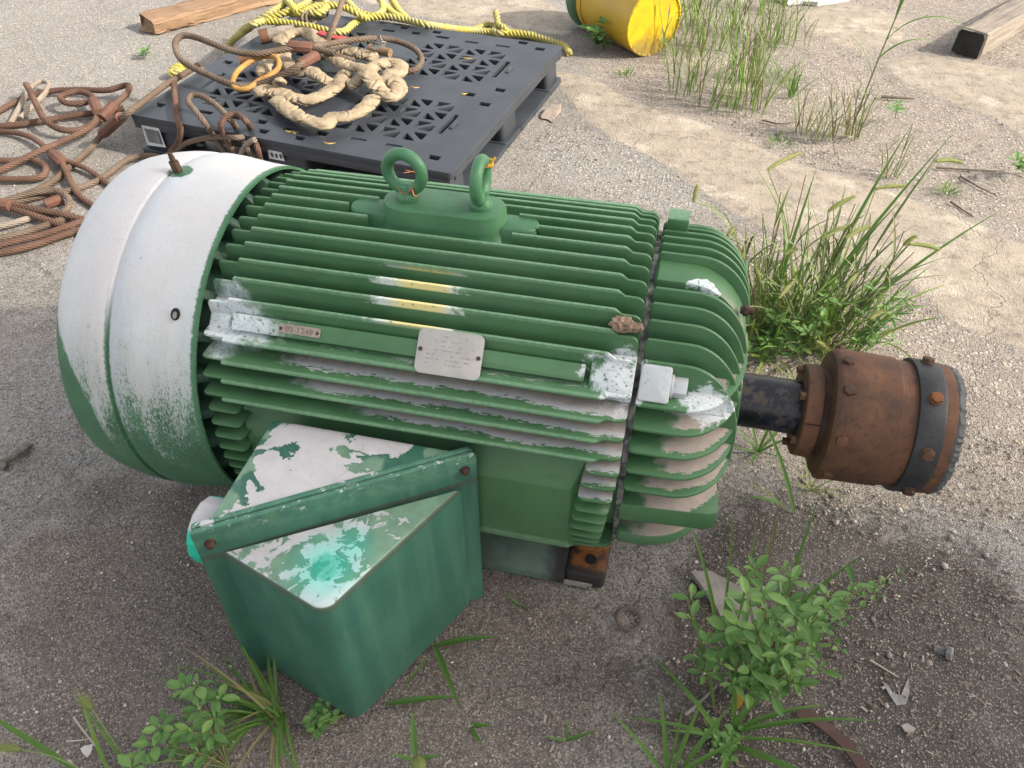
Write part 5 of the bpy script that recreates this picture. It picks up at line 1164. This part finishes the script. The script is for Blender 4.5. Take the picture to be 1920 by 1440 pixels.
twig('dark twig near the white pebbles by the grass', [(1430, 225, .004), (1460, 232, .005), (1490, 229, .004)], .0032)
twig('pale straw stem lying at the bottom left, curved one', [(138, 1345, .004), (160, 1375, .012), (180, 1400, .012), (198, 1428, .004), (208, 1450, .004)], .0016, M_STRAW, 'straw', 'straw')
twig('pale straw lying flat left of the bottom left weed', [(125, 1390, .003), (150, 1388, .004), (172, 1385, .003)], .0014, M_STRAW, 'straw', 'straw')
twig('pale straw at the bottom edge left of the weed', [(128, 1425, .003), (146, 1442, .003)], .0018, M_STRAW, 'straw', 'straw')
twig('brown dead stalk lying toward the leafy weed from the bottom', [(1285, 1340, .006), (1310, 1318, .010), (1345, 1285, .014)], .0030, M_CARD)
twig('thin dark twig on the soil right of the leafy weed', [(1632, 1238, .003), (1655, 1252, .004), (1685, 1270, .003)], .0020, M_STRAW, 'twig')

# ================================================================ PLANTS
def blade(mb, p, az, L, w, lean0, curl, tint, tipt=None, seg=7, twist=0.0):
    p = np.array(p, float); a = lean0; h = np.array([cos(az), sin(az), 0]); s = np.array([-sin(az), cos(az), 0]); vs = []; fs = []; tn = []
    for i in range(seg+1):
        t = i/seg; ww = w*min(1, .45+2.2*t)*(max(0, 1-t**1.7))**.8+.0002
        d = h*sin(a)+np.array([0, 0, cos(a)]); nn = np.cross(s, d); sl = s*cos(twist*t)+nn*sin(twist*t)
        vs += [p-sl*ww/2, p+nn*ww*.16, p+sl*ww/2]; q = tint+(tipt-tint)*t if tipt is not None else tint; tn += [q]*3
        p = p+d*L/seg; a = min(a+curl/seg, 2.6)
        if p[2] < .002: p[2] = .002; a = min(a, 1.5)
    for i in range(seg):
        for j in (0, 1): fs.append((i*3+j, i*3+j+1, i*3+4+j, i*3+3+j))
    mb.add(vs, fs, tn); return p
def stalk(mb, p, az, L, r, lean0, curl, tint, seg=8):
    p = np.array(p, float); a = lean0; h = np.array([cos(az), sin(az), 0]); P = [p.copy()]
    for i in range(seg):
        p = p+(h*sin(a)+np.array([0, 0, cos(a)]))*L/seg; a += curl/seg; P.append(p.copy())
    mb.sweep(P, r, 5, radf=lambda t, l: 1-.45*t, tint=tint); return np.array(P)
def grass(label, c, n, hgt, spread, w, rng, lean=(.05, .7), curl=(.1, 1.0), tint=(.1, .6), stems=0, red=.5, seg=7, name='grass_tuft'):
    mb = MB(); mb.tint = []
    root = None
    for _ in range(n):
        a = rng.uniform(0, 6.283); r = spread*sqrt(rng.random()); az = a+rng.uniform(-.9, .9)
        blade(mb, (c[0]+r*cos(a), c[1]+r*sin(a), 0), az, hgt*rng.uniform(.35, 1.0), w*rng.uniform(.6, 1.2), rng.uniform(*lean), rng.uniform(*curl), rng.uniform(*tint), rng.uniform(*tint), seg, rng.uniform(-.8, .8))
    st = None
    o = mb.build(name, M_GRASS, None, 0); rebase(o, (c[0], c[1], 0)); tag(o, label, 'grass')
    if stems:
        ms = MB(); ms.tint = []
        for _ in range(stems):
            a = rng.uniform(0, 6.283); r = spread*sqrt(rng.random())*.8; P = stalk(ms, (c[0]+r*cos(a), c[1]+r*sin(a), 0), rng.uniform(0, 6.28), hgt*rng.uniform(.6, 1.15), .0016, rng.uniform(.02, .35), rng.uniform(-.1, .4), rng.choice([.3, .6, 1.0]) if rng.random() < red else .25)
            for q in (2, 4, 6):
                if rng.random() < .8: blade(ms, P[q], rng.uniform(0, 6.28), hgt*rng.uniform(.25, .5), w*.9, rng.uniform(.3, .7), rng.uniform(.2, 1.2), rng.uniform(.1, .6), rng.uniform(.3, .8), 5)
        ms.build('stem', M_STEMG, o, 0)
    return o
rp = random.Random(31)
def gpx(px, py): return G(px, py)[:2]
# thin tall grass at the top, each tuft a thing
TUFTS = [(1295, 45, 26, .26, 'nearest the yellow bucket, upright'), (1290, 175, 16, .26, 'below the bucket, pale and thin'), (1330, 95, 30, .30, 'right of the bucket, dense'), (1335, 200, 18, .27, 'at the front of the grass patch, left'), (1385, 60, 26, .32, 'tallest at the top edge'), (1390, 150, 30, .30, 'in the middle of the grass patch'), (1395, 205, 20, .28, 'at the front of the grass patch, centre'), (1440, 20, 24, .30, 'behind the others at the top'), (1450, 85, 18, .28, 'on the right of the grass patch'), (1420, 185, 16, .24, 'with reddish stalks at the patch front'), (1490, 80, 10, .20, 'small and apart on the right of the patch'), (1270, 110, 12, .20, 'by the bucket base')]
for px, py, n, h, s in TUFTS:
    c = gpx(px, py); grass('thin yellow green grass tuft '+s, c, n, h, .075, .0058, rp, (.02, .40), (.05, .7), (.15, .75), 6, .6)
grass('low dark green creeping grass tuft at the right foot of the patch', gpx(1465, 150), 70, .085, .060, .0030, rp, (.3, 1.2), (.2, 1.0), (.0, .35))
grass('small fresh green grass tuft below the patch', gpx(1483, 180), 14, .16, .02, .0055, rp, (.1, .8), (.2, .9), (.0, .35), 2)
for px, py, n, h, s in [(1505, 250, 10, .16, 'left one'), (1530, 262, 12, .19, 'with a red blade'), (1560, 262, 12, .15, 'low and brown'), (1590, 255, 12, .22, 'under the tall reed'), (1605, 262, 9, .16, 'pale, right of the reed'), (1665, 330, 14, .17, 'alone on the gravel')]:
    grass('sparse reddish grass tuft on the tan slab edge, '+s, gpx(px, py), n, h, .028, .0042, rp, (.05, .6), (.0, .5), (.35, 1.0), 3, 1.0)
grass('small flat green tuft below the sparse grass', gpx(1463, 270), 40, .055, .03, .003, rp, (.4, 1.3), (.1, .8), (.0, .4))
grass('small round green grass tuft beside the dark twigs', gpx(1776, 362), 55, .055, .022, .0022, rp, (.2, 1.2), (.1, .6), (.1, .5))
grass('tiny green tuft on the gravel below the bucket', gpx(1172, 142), 30, .05, .025, .0025, rp, (.3, 1.1), (.1, .6), (.1, .5))
# tall reed with drooping leaves
rb = gpx(1600, 235); mr = MB(); mr.tint = []
P = stalk(mr, (rb[0], rb[1], 0), radians(52), .62, .0030, .12, .30, .4, 12)
reed = mr.build('reed_grass', M_STEMG, None, 0); rebase(reed, (rb[0], rb[1], 0)); tag(reed, 'tall single reed with two drooping leaves standing on the tan slab', 'grass')
ml = MB(); ml.tint = []
for q, az, L, le, cu, w in ((5, -.2, .26, .5, 1.9, .014), (4, .3, .20, .7, 1.6, .011), (6, 1.2, .22, .2, .5, .008), (8, .6, .20, .15, .4, .007), (9, 1.9, .18, .3, .4, .006), (3, 2.6, .16, .5, .8, .007)): blade(ml, P[q], az, L, w, le, cu, .12, .35, 9)
ml.build('leaf', M_GRASS, reed, 0)

# foxtail grass between shaft and gravel
def seed_head(base, d, L, r, rng, parent, tint=.3, bend=.6):
    m = MB(); m.tint = []; d = np.array(d, float); d /= np.linalg.norm(d); p = np.array(base, float); P = [p.copy()]
    ax = np.cross(d, [0, 0, 1.0]); ax /= np.linalg.norm(ax)+1e-9
    for i in range(10):
        p = p+d*L/10; P.append(p.copy()); c, s = cos(bend/10), sin(bend/10); d = d*c-np.cross(ax, d)*(-s)*-1 if False else d*c+np.array([0, 0, -1.0])*s*.9; d /= np.linalg.norm(d)
    m.sweep(P, r, 7, radf=lambda t, l: .35+.75*sin(pi*min(.98, max(.03, t*.9+.08)))**.6, tint=tint)
    P = np.array(P)
    for _ in range(150):
        t = rng.random()*.97; i = int(t*10); q = P[i]+(P[i+1]-P[i])*(t*10-i); dd = P[i+1]-P[i]; dd /= np.linalg.norm(dd)
        v = np.array([rng.gauss(0, 1) for _ in range(3)]); v -= dd*(v@dd); v /= np.linalg.norm(v); o = q+v*r*.75; l = rng.uniform(.005, .010); e = o+(v*.75+dd*.7)*l; s = np.cross(v, dd)*.00035
        m.add([o-s, o+s, e], [(0, 1, 2)], tint+rng.uniform(-.2, .4))
    return m.build('seed_head', M_SEED, parent, 0)
def foxtail(label, base, head0, head1, rng, r=.0040, bl=3, L=None):
    b = np.array([base[0], base[1], 0.0]); h0 = np.array(head0); h1 = np.array(head1); m = MB(); m.tint = []
    mid = (b+h0)/2+np.array([0, 0, .25*np.linalg.norm(h0[:2]-b[:2])]); Q = spline([b, mid, h0], .02); m.sweep(Q, .0011, 5, tint=.3)
    for k in range(bl):
        q = Q[int(len(Q)*rng.uniform(.15, .6))]; blade(m, q, atan2(h0[1]-b[1], h0[0]-b[0])+rng.uniform(-1, 1), rng.uniform(.12, .24), .0065, rng.uniform(.3, .8), rng.uniform(.2, .9), .3, .4)
    o = m.build('foxtail_grass', M_STEMG, None, 0); rebase(o, b); tag(o, label, 'grass'); seed_head(h0, h1-h0, np.linalg.norm(h1-h0), r, rng, o, rng.uniform(.1, .5), .5); return o
FOX = [((1440, 318, .30), (1506, 272, .33), 1490, 660, 'its head furthest left above the tan slab'), ((1553, 396, .30), (1602, 360, .33), 1520, 640, 'its head slanting up in the middle'), ((1642, 354, .30), (1700, 338, .31), 1540, 640, 'its head level and high'), ((1755, 303, .34), (1812, 290, .33), 1540, 640, 'its head highest and furthest right, bowed'), ((1705, 458, .26), (1770, 456, .25), 1560, 640, 'its head drooping right, level'), ((1540, 448, .28), (1588, 415, .30), 1500, 640, 'its brown head beside a green one'), ((1585, 446, .27), (1633, 414, .29), 1530, 650, 'its long brown head above the clump'), ((1470, 478, .24), (1494, 462, .25), 1450, 640, 'its small head low at the left'), ((1694, 460, .26), (1716, 440, .28), 1570, 640, 'its short head behind the drooping one'), ((1630, 598, .16), (1662, 576, .17), 1560, 660, 'its fluffy pale head over the rusty coupling'), ((1425, 530, .20), (1418, 500, .23), 1420, 650, 'its upright head close to the bracket'), ((1530, 640, .12), (1556, 652, .10), 1510, 670, 'its white fuzzy head touching the coupling'), ((1300, 378, .30), (1308, 346, .33), 1400, 520, 'its pale head alone above the bracket'), ((1364, 442, .26), (1378, 424, .27), 1410, 560, 'its small head peeping past the bracket'), ((1585, 540, .2), (1612, 500, .22), 1540, 650, 'its head half hidden in the clump'), ((1460, 560, .18), (1490, 520, .2), 1450, 650, 'its head among the left blades')]
for h0, h1, bx, by, s in FOX: foxtail('foxtail grass behind the shaft, '+s, gpx(bx, by), G(*h0), G(*h1), rp)
for px, py, n, h, s in [(1410, 650, 40, .29, 'close beside the bracket, rising left'), (1450, 655, 40, .30, 'left of the clump centre'), (1500, 640, 46, .28, 'at the clump centre'), (1545, 640, 40, .27, 'right of the clump centre'), (1590, 630, 26, .25, 'on the right, leaning out'), (1430, 600, 28, .29, 'behind near the bracket'), (1520, 590, 26, .29, 'at the back of the clump')]:
    grass('bushy green grass behind the shaft, '+s, gpx(px, py), n, h, .055, .0072, rp, (.05, .95), (.1, 1.3), (.10, .85), 6, .4)
m = MB(); m.tint = []
for px, py, az, L, le, cu, w in ((1500, 620, 1.0, .48, .35, .45, .011), (1480, 640, .75, .52, .50, .35, .011), (1550, 640, .55, .45, .7, .5, .010), (1420, 660, 1.3, .40, .3, .2, .011), (1615, 650, 1.55, .15, .05, .1, .008)): c = gpx(px, py); blade(m, (c[0], c[1], 0), az, L, w, le, cu, .10, .3, 10)
o = m.build('long_grass', M_GRASS, None, 0); rebase(o, (*gpx(1500, 640), 0)); tag(o, 'few very long broad green blades rising over the grass behind the shaft', 'grass')

def leaf(mb, p, d, up, L, w, tint):
    d = np.array(d, float); d /= np.linalg.norm(d); up = np.array(up, float); s = np.cross(d, up); s /= np.linalg.norm(s)+1e-9; n = np.cross(s, d); vs = []; fs = []; N = 6
    for i in range(N+1):
        t = i/N; ww = w*(sin(pi*(t*.97+.015))**.8)*(1-.12*t)/2; c = np.array(p)+d*L*t-n*L*.10*t*t
        vs += [c-s*ww+n*ww*.28, c, c+s*ww+n*ww*.28]
    for i in range(N):
        for j in (0, 1): fs.append((i*3+j, i*3+j+1, i*3+4+j, i*3+3+j))
    mb.add(vs, fs, [tint+(.06 if k % 3 == 1 else 0) for k in range(len(vs))])
def leafy(name, label, base, tips, rng, L=(.026, .038), W=.5, n=(4, 6), r=.0013, small=True, low=3):
    root = thing(name, label, 'weed', (base[0], base[1], 0)); ms = MB(); ms.tint = []; mf = MB(); mf.tint = []; b = np.array([base[0], base[1], .0])
    for tp in tips:
        tp = np.array(tp, float); mid = b+(tp-b)*.5+np.array([0, 0, .22*np.linalg.norm((tp-b)[:2])]); Q = spline([b, mid, tp], .012); ms.sweep(Q, r, 5, tint=rng.uniform(.2, .9), radf=lambda t, l: 1-.4*t)
        a0 = rng.uniform(0, 6.28); k = rng.randint(*n); el0 = rng.uniform(.1, .5)
        for q in range(k):
            a = a0+6.283*q/k+rng.uniform(-.35, .35); e = el0+rng.uniform(-.25, .25); dr = (cos(a)*cos(e), sin(a)*cos(e), sin(e)); l = rng.uniform(*L)*(1 if rng.random() < .8 else .7)
            leaf(mf, tp+np.array(dr)*.004, dr, (rng.uniform(-.3, .3), rng.uniform(-.3, .3), 1), l, l*W*rng.uniform(.8, 1.2), rng.random()*.72)
        if small:
            for q in range(4):
                a = rng.uniform(0, 6.28); e = rng.uniform(.7, 1.3); leaf(mf, tp, (cos(a)*cos(e), sin(a)*cos(e), sin(e)), (cos(a), sin(a), .1), rng.uniform(.006, .011), .004, .74)
        for t in (.80, .62, .45)[:low]:
            q = Q[int(t*(len(Q)-1))]
            for _ in range(rng.randint(1, 2)): a = rng.uniform(0, 6.28); e = rng.uniform(-.1, .5); l = rng.uniform(*L)*1.05; leaf(mf, q, (cos(a)*cos(e), sin(a)*cos(e), sin(e)), (0, 0, 1), l, l*W*1.05, rng.random()*.5)
    ms.build('stem', M_STEMG, root, 0); mf.build('foliage', M_LEAF, root, 0); return root, mf
WB = gpx(1425, 1300)
TIPS = [(50, 490), (45, 600), (405, 320), (355, 385), (610, 385), (460, 450), (550, 485), (820, 480), (800, 540), (960, 410), (300, 570), (330, 650), (255, 670), (140, 745), (100, 825), (430, 660), (640, 600), (510, 690), (650, 705), (740, 760), (440, 775), (550, 800), (210, 850), (280, 770), (325, 940), (285, 965), (600, 950), (640, 965), (770, 890), (500, 1020), (380, 1000), (620, 845), (480, 900), (120, 900), (470, 560), (590, 500), (700, 640), (560, 330), (380, 880), (690, 830), (230, 620), (520, 600), (360, 480)]
tips = []
for x, y in TIPS:
    px, py = 1280+x/3, 960+y/3; z = .07+.11*max(0, 1-((px-1425)/150)**2*.6)+rp.uniform(-.03, .05); z *= min(1.2, max(.45, (1360-py)/170)); tips.append(G(px, py, max(.03, z)))
wd, _ = leafy('leafy_weed', 'bushy green weed with oval leaves growing in the soil at the lower right', WB, tips, rp, (.017, .029), .50, (3, 5), .0013, True, 2)
m = MB(); m.tint = []; leaf(m, G(1388, 1290, .05), (-.1, -.6, -.4), (0, 0, 1), .032, .018, 1.0); m.build('yellowed_leaf', M_LEAF, wd, 0)
WL = gpx(430, 1440)
tl = [G(px, py, z) for px, py, z in [(372, 1285, .12), (345, 1290, .10), (375, 1330, .10), (300, 1365, .07), (315, 1362, .06), (290, 1395, .06), (262, 1415, .05), (370, 1410, .06), (402, 1345, .10), (410, 1310, .11), (395, 1375, .07), (250, 1440, .05), (330, 1420, .04), (360, 1370, .08)]]
leafy('leafy_weed', 'green weed with oval leaves at the bottom left edge', WL, tl, rp, (.016, .025), .55, (3, 5), .0012, True, 1)
leafy('leafy_weed', 'small leafy green weed under the far side of the shaft', gpx(1425, 640), [G(px, py, z) for px, py, z in [(1420, 615, .08), (1440, 640, .07), (1460, 660, .06), (1478, 640, .08), (1450, 600, .12), (1500, 650, .07), (1515, 625, .10), (1480, 605, .12), (1430, 670, .04), (1405, 660, .06), (1540, 600, .13), (1550, 560, .16)]], rp, (.018, .03), .42)
leafy('leafy_weed', 'spindly narrow leaved weed at the right of the grass behind the coupling', gpx(1600, 670), [G(px, py, z) for px, py, z in [(1650, 610, .10), (1680, 590, .12), (1700, 575, .14), (1695, 560, .15), (1660, 570, .14), (1635, 620, .08), (1620, 590, .12), (1672, 640, .05), (1610, 640, .06), (1640, 545, .17)]], rp, (.018, .03), .26)
leafy('leafy_weed', 'single weed sprout with upright leaves standing on the upper right gravel', gpx(1678, 222), [G(1680, 200, .09), G(1676, 210, .06)], rp, (.022, .036), .34, (4, 5))
leafy('leafy_weed', 'grey green weed cut by the right edge of the picture', gpx(1925, 325), [G(1905, 300, .06), G(1912, 318, .03), G(1925, 300, .08)], rp, (.026, .040), .36, (4, 5))
leafy('leafy_weed', 'small weed with rounded leaves in front of the yellow bucket', gpx(1135, 95), [G(1110, 70, .05), G(1130, 45, .10), G(1120, 62, .08), G(1105, 55, .07)], rp, (.03, .045), .6)
leafy('leafy_weed', 'tiny weed sprout on the concrete at the upper left', gpx(272, 110), [G(268, 98, .02), G(275, 96, .02)], rp, (.02, .03), .5)
leafy('creeping_weed', 'creeping bluish weed with tiny round leaves beside the big weed', gpx(1520, 1175), [G(px, py, .012) for px, py in [(1535, 1165), (1555, 1180), (1580, 1160), (1610, 1140), (1640, 1115), (1660, 1095), (1685, 1080), (1500, 1120), (1545, 1140), (1525, 1105), (1575, 1215)]], rp, (.008, .013), .8, (2, 4), .0008, False)
leafy('creeping_weed', 'dark clover like weed at the foot of the terminal box', gpx(600, 1360), [G(px, py, .015) for px, py in [(590, 1340), (610, 1330), (605, 1355), (620, 1345), (595, 1370), (612, 1318), (580, 1352)]], rp, (.010, .015), .85, (3, 4), .0008, False)
leafy('creeping_weed', 'dark clover like weed low at the bottom of the big weed', gpx(1365, 1395), [G(px, py, .015) for px, py in [(1350, 1370), (1340, 1385), (1370, 1385), (1360, 1400), (1345, 1405), (1380, 1370), (1330, 1365), (1365, 1415)]], rp, (.009, .014), .85, (3, 4), .0008, False)
def blades(name, label, specs):
    m = MB(); m.tint = []
    for px, py, z, az, L, w, le, cu, t in specs: p = G(px, py, z); blade(m, p, az, L, w*.8, le, cu, t, t+.08, 9)
    o = m.build(name, M_GRASS, None, 0); rebase(o, (*G(specs[0][0], specs[0][1])[:2], 0)); return tag(o, label, 'grass')
blades('grass_tuft', 'broad bladed grass at the foot of the big weed', [(1375, 1375, 0, .12, .20, .010, .75, .9, .05), (1375, 1372, 0, .35, .14, .011, .7, 1.1, .05), (1370, 1385, 0, -.02, .18, .007, 1.0, .7, .15), (1365, 1390, 0, 3.2, .15, .010, 1.1, .7, .05), (1365, 1388, 0, 3.35, .10, .009, 1.0, .6, .1), (1370, 1395, 0, -.35, .17, .014, 1.15, .4, .05), (1360, 1395, 0, 2.6, .16, .012, .8, .7, .1), (1372, 1400, 0, 4.4, .12, .014, .9, .7, .05), (1340, 1330, 0, 2.2, .2, .008, .5, .5, .2), (1375, 1370, 0, 1.9, .17, .010, .4, .6, .1), (1378, 1372, 0, 1.2, .15, .012, .6, .7, .08), (1365, 1372, 0, .7, .13, .010, .3, 1.0, .08)])
blades('grass_tuft', 'tall thin blades rising through the big weed', [(1440, 1200, 0, 1.35, .26, .010, .25, .3, .05), (1380, 1180, 0, 1.7, .22, .005, .2, .2, .35), (1355, 1170, 0, 1.8, .2, .006, .3, .3, .1), (1400, 1150, 0, 1.4, .2, .004, .2, .2, .4), (1480, 1150, 0, .65, .16, .008, .7, .5, .1), (1345, 1190, 0, 2.3, .2, .010, .4, .4, .05), (1425, 1110, 0, 1.6, .16, .003, .2, .2, .9)])
blades('grass_tuft', 'green grass with long arching blades under the terminal box front', [(515+rp.uniform(-22, 26), 1338+rp.uniform(-10, 22), 0, rp.uniform(1.9, 5.6), rp.uniform(.07, .20), rp.uniform(.004, .009), rp.uniform(.4, 1.1), rp.uniform(.5, 1.7), rp.choice([.0, .05, .1, .15, .3, .8])) for _ in range(44)])
blades('grass_tuft', 'two broad grass leaves sticking out from under the right of the terminal box', [(815, 1210, .012, .25, .105, .014, 1.15, .5, .02), (815, 1210, .012, -.95, .115, .013, 1.35, .25, .02), (760, 1285, 0, .9, .07, .005, .8, .3, .3)])
blades('grass_tuft', 'dark grass leaves under the bottom corner of the terminal box', [(725, 1320, .008, .25, .11, .013, 1.25, .35, .0), (705, 1300, 0, .9, .06, .008, .8, .5, .0), (690, 1330, 0, 3.9, .08, .005, 1.0, .3, .3)])
blades('grass_tuft', 'few blades of grass cut by the bottom edge right of centre', [(1250, 1450, 0, 2.0, .13, .010, .4, .4, .05), (1258, 1450, 0, 1.2, .14, .009, .3, .4, .1), (1245, 1455, 0, 2.7, .12, .009, .7, .5, .05), (1270, 1452, 0, .5, .12, .010, .8, .4, .05), (1255, 1440, 0, 1.6, .14, .005, .15, .2, .1), (1280, 1440, 0, .9, .12, .010, .5, .6, .05)])
blades('grass_tuft', 'arching green blade under the shaft next to the bracket', [(1490, 965, 0, 2.3, .25, .012, .55, .6, .0), (1480, 960, 0, 2.9, .10, .007, .9, .5, .3), (1460, 945, .02, 3.4, .07, .012, .9, .8, .05), (1520, 895, 0, 4.2, .10, .005, .7, .4, .8)])
blades('grass_tuft', 'yellowing small tuft under the coupling', [(1520, 920, 0, a, l, .0035, le, .4, t) for a, l, le, t in [(2.8, .07, .7, .6), (3.5, .06, .9, .7), (.3, .07, .8, .5), (1.2, .06, .6, .6), (4.4, .06, .9, .8), (5.3, .07, .7, .6), (2.2, .08, .5, .5), (0, .06, 1.1, .6), (3.1, .08, 1.1, .7), (5.8, .07, 1.0, .6), (3.9, .05, .6, .7), (1.8, .07, .9, .5)]])
blades('grass_tuft', 'low green shoots under the shaft', [(1420, 850, 0, a, l, .008, le, .5, t) for a, l, le, t in [(2.8, .09, .7, .1), (3.6, .08, .9, .1), (.3, .09, .8, .05), (1.2, .1, .6, .1), (4.4, .08, .9, .15), (5.3, .09, .7, .1), (2.2, .1, .5, .1), (.9, .12, 1.0, .2)]])
blades('grass_tuft', 'tiny green sprout below the motor foot', [(1105, 1100, 0, a, .035, .005, .7, .4, .1) for a in (.4, 1.5, 3.0, 4.5, 5.4)])
blades('grass_tuft', 'tiny two leaved sprout on the ground right of the box', [(975, 1135, 0, 2.9, .03, .006, 1.0, .3, .05), (975, 1135, 0, 5.6, .03, .006, 1.0, .3, .05)])
blades('grass_tuft', 'tiny sprout near the bottom right of centre', [(1060, 1385, 0, 1.5, .03, .006, .5, .3, .1), (1060, 1388, 0, .3, .05, .008, 1.0, .3, .05), (1058, 1390, 0, 3.3, .03, .006, 1.0, .3, .05)])
blades('grass_tuft', 'small sprout lying at the bottom left of centre', [(880, 1360, 0, .1, .035, .010, 1.2, .3, .05), (880, 1362, 0, 5.5, .04, .008, 1.2, .3, .05)])
# foxtails at the bottom edge
foxtail('foxtail grass at the bottom left, its head pointing up left', gpx(255, 1450), G(172, 1328, .09), G(150, 1306, .095), rp, .0042, 0)
foxtail('foxtail grass cut by the left edge at the bottom', gpx(190, 1460), G(38, 1405, .06), G(-12, 1398, .06), rp, .0042, 0)
blades('grass_tuft', 'long dark blade and stalks at the bottom left corner', [(150, 1448, 0, 2.95, .20, .011, 1.15, .2, .05), (205, 1450, 0, 2.3, .12, .008, .6, .5, .3), (240, 1440, 0, 2.6, .14, .006, .9, .2, .1)])
fx = foxtail('foxtail with one broad leaf at the bottom centre', gpx(790, 1462), G(782, 1424, .10), G(788, 1445, .12), rp, .0085, 0)
blades('grass_tuft', 'broad upright leaf above the bottom centre foxtail', [(778, 1420, .06, 1.9, .06, .013, .9, .3, .02), (782, 1422, .07, .2, .035, .009, 1.2, .2, .05), (775, 1425, .06, 3.2, .03, .008, 1.2, .2, .1)])

# repeats of a kind share a group
GROUPS = {'wire_rope': 'wire ropes heaped beside the pallet', 'grass_tuft': 'grass tufts growing from the yard', 'foxtail_grass': 'foxtail grasses', 'leafy_weed': 'leafy weeds', 'creeping_weed': 'low creeping weeds',
          'twig': 'dry twigs on the ground', 'straw': 'pale straws at the bottom left', 'wooden_peg': 'pegs in the rope pile', 'timber': 'timbers at the top of the picture', 'loose_bolt': 'loose bolts on the ground'}
for o in scene.objects:
    g = GROUPS.get(o.name.split('.')[0])
    if g and o.parent is None: o['group'] = g
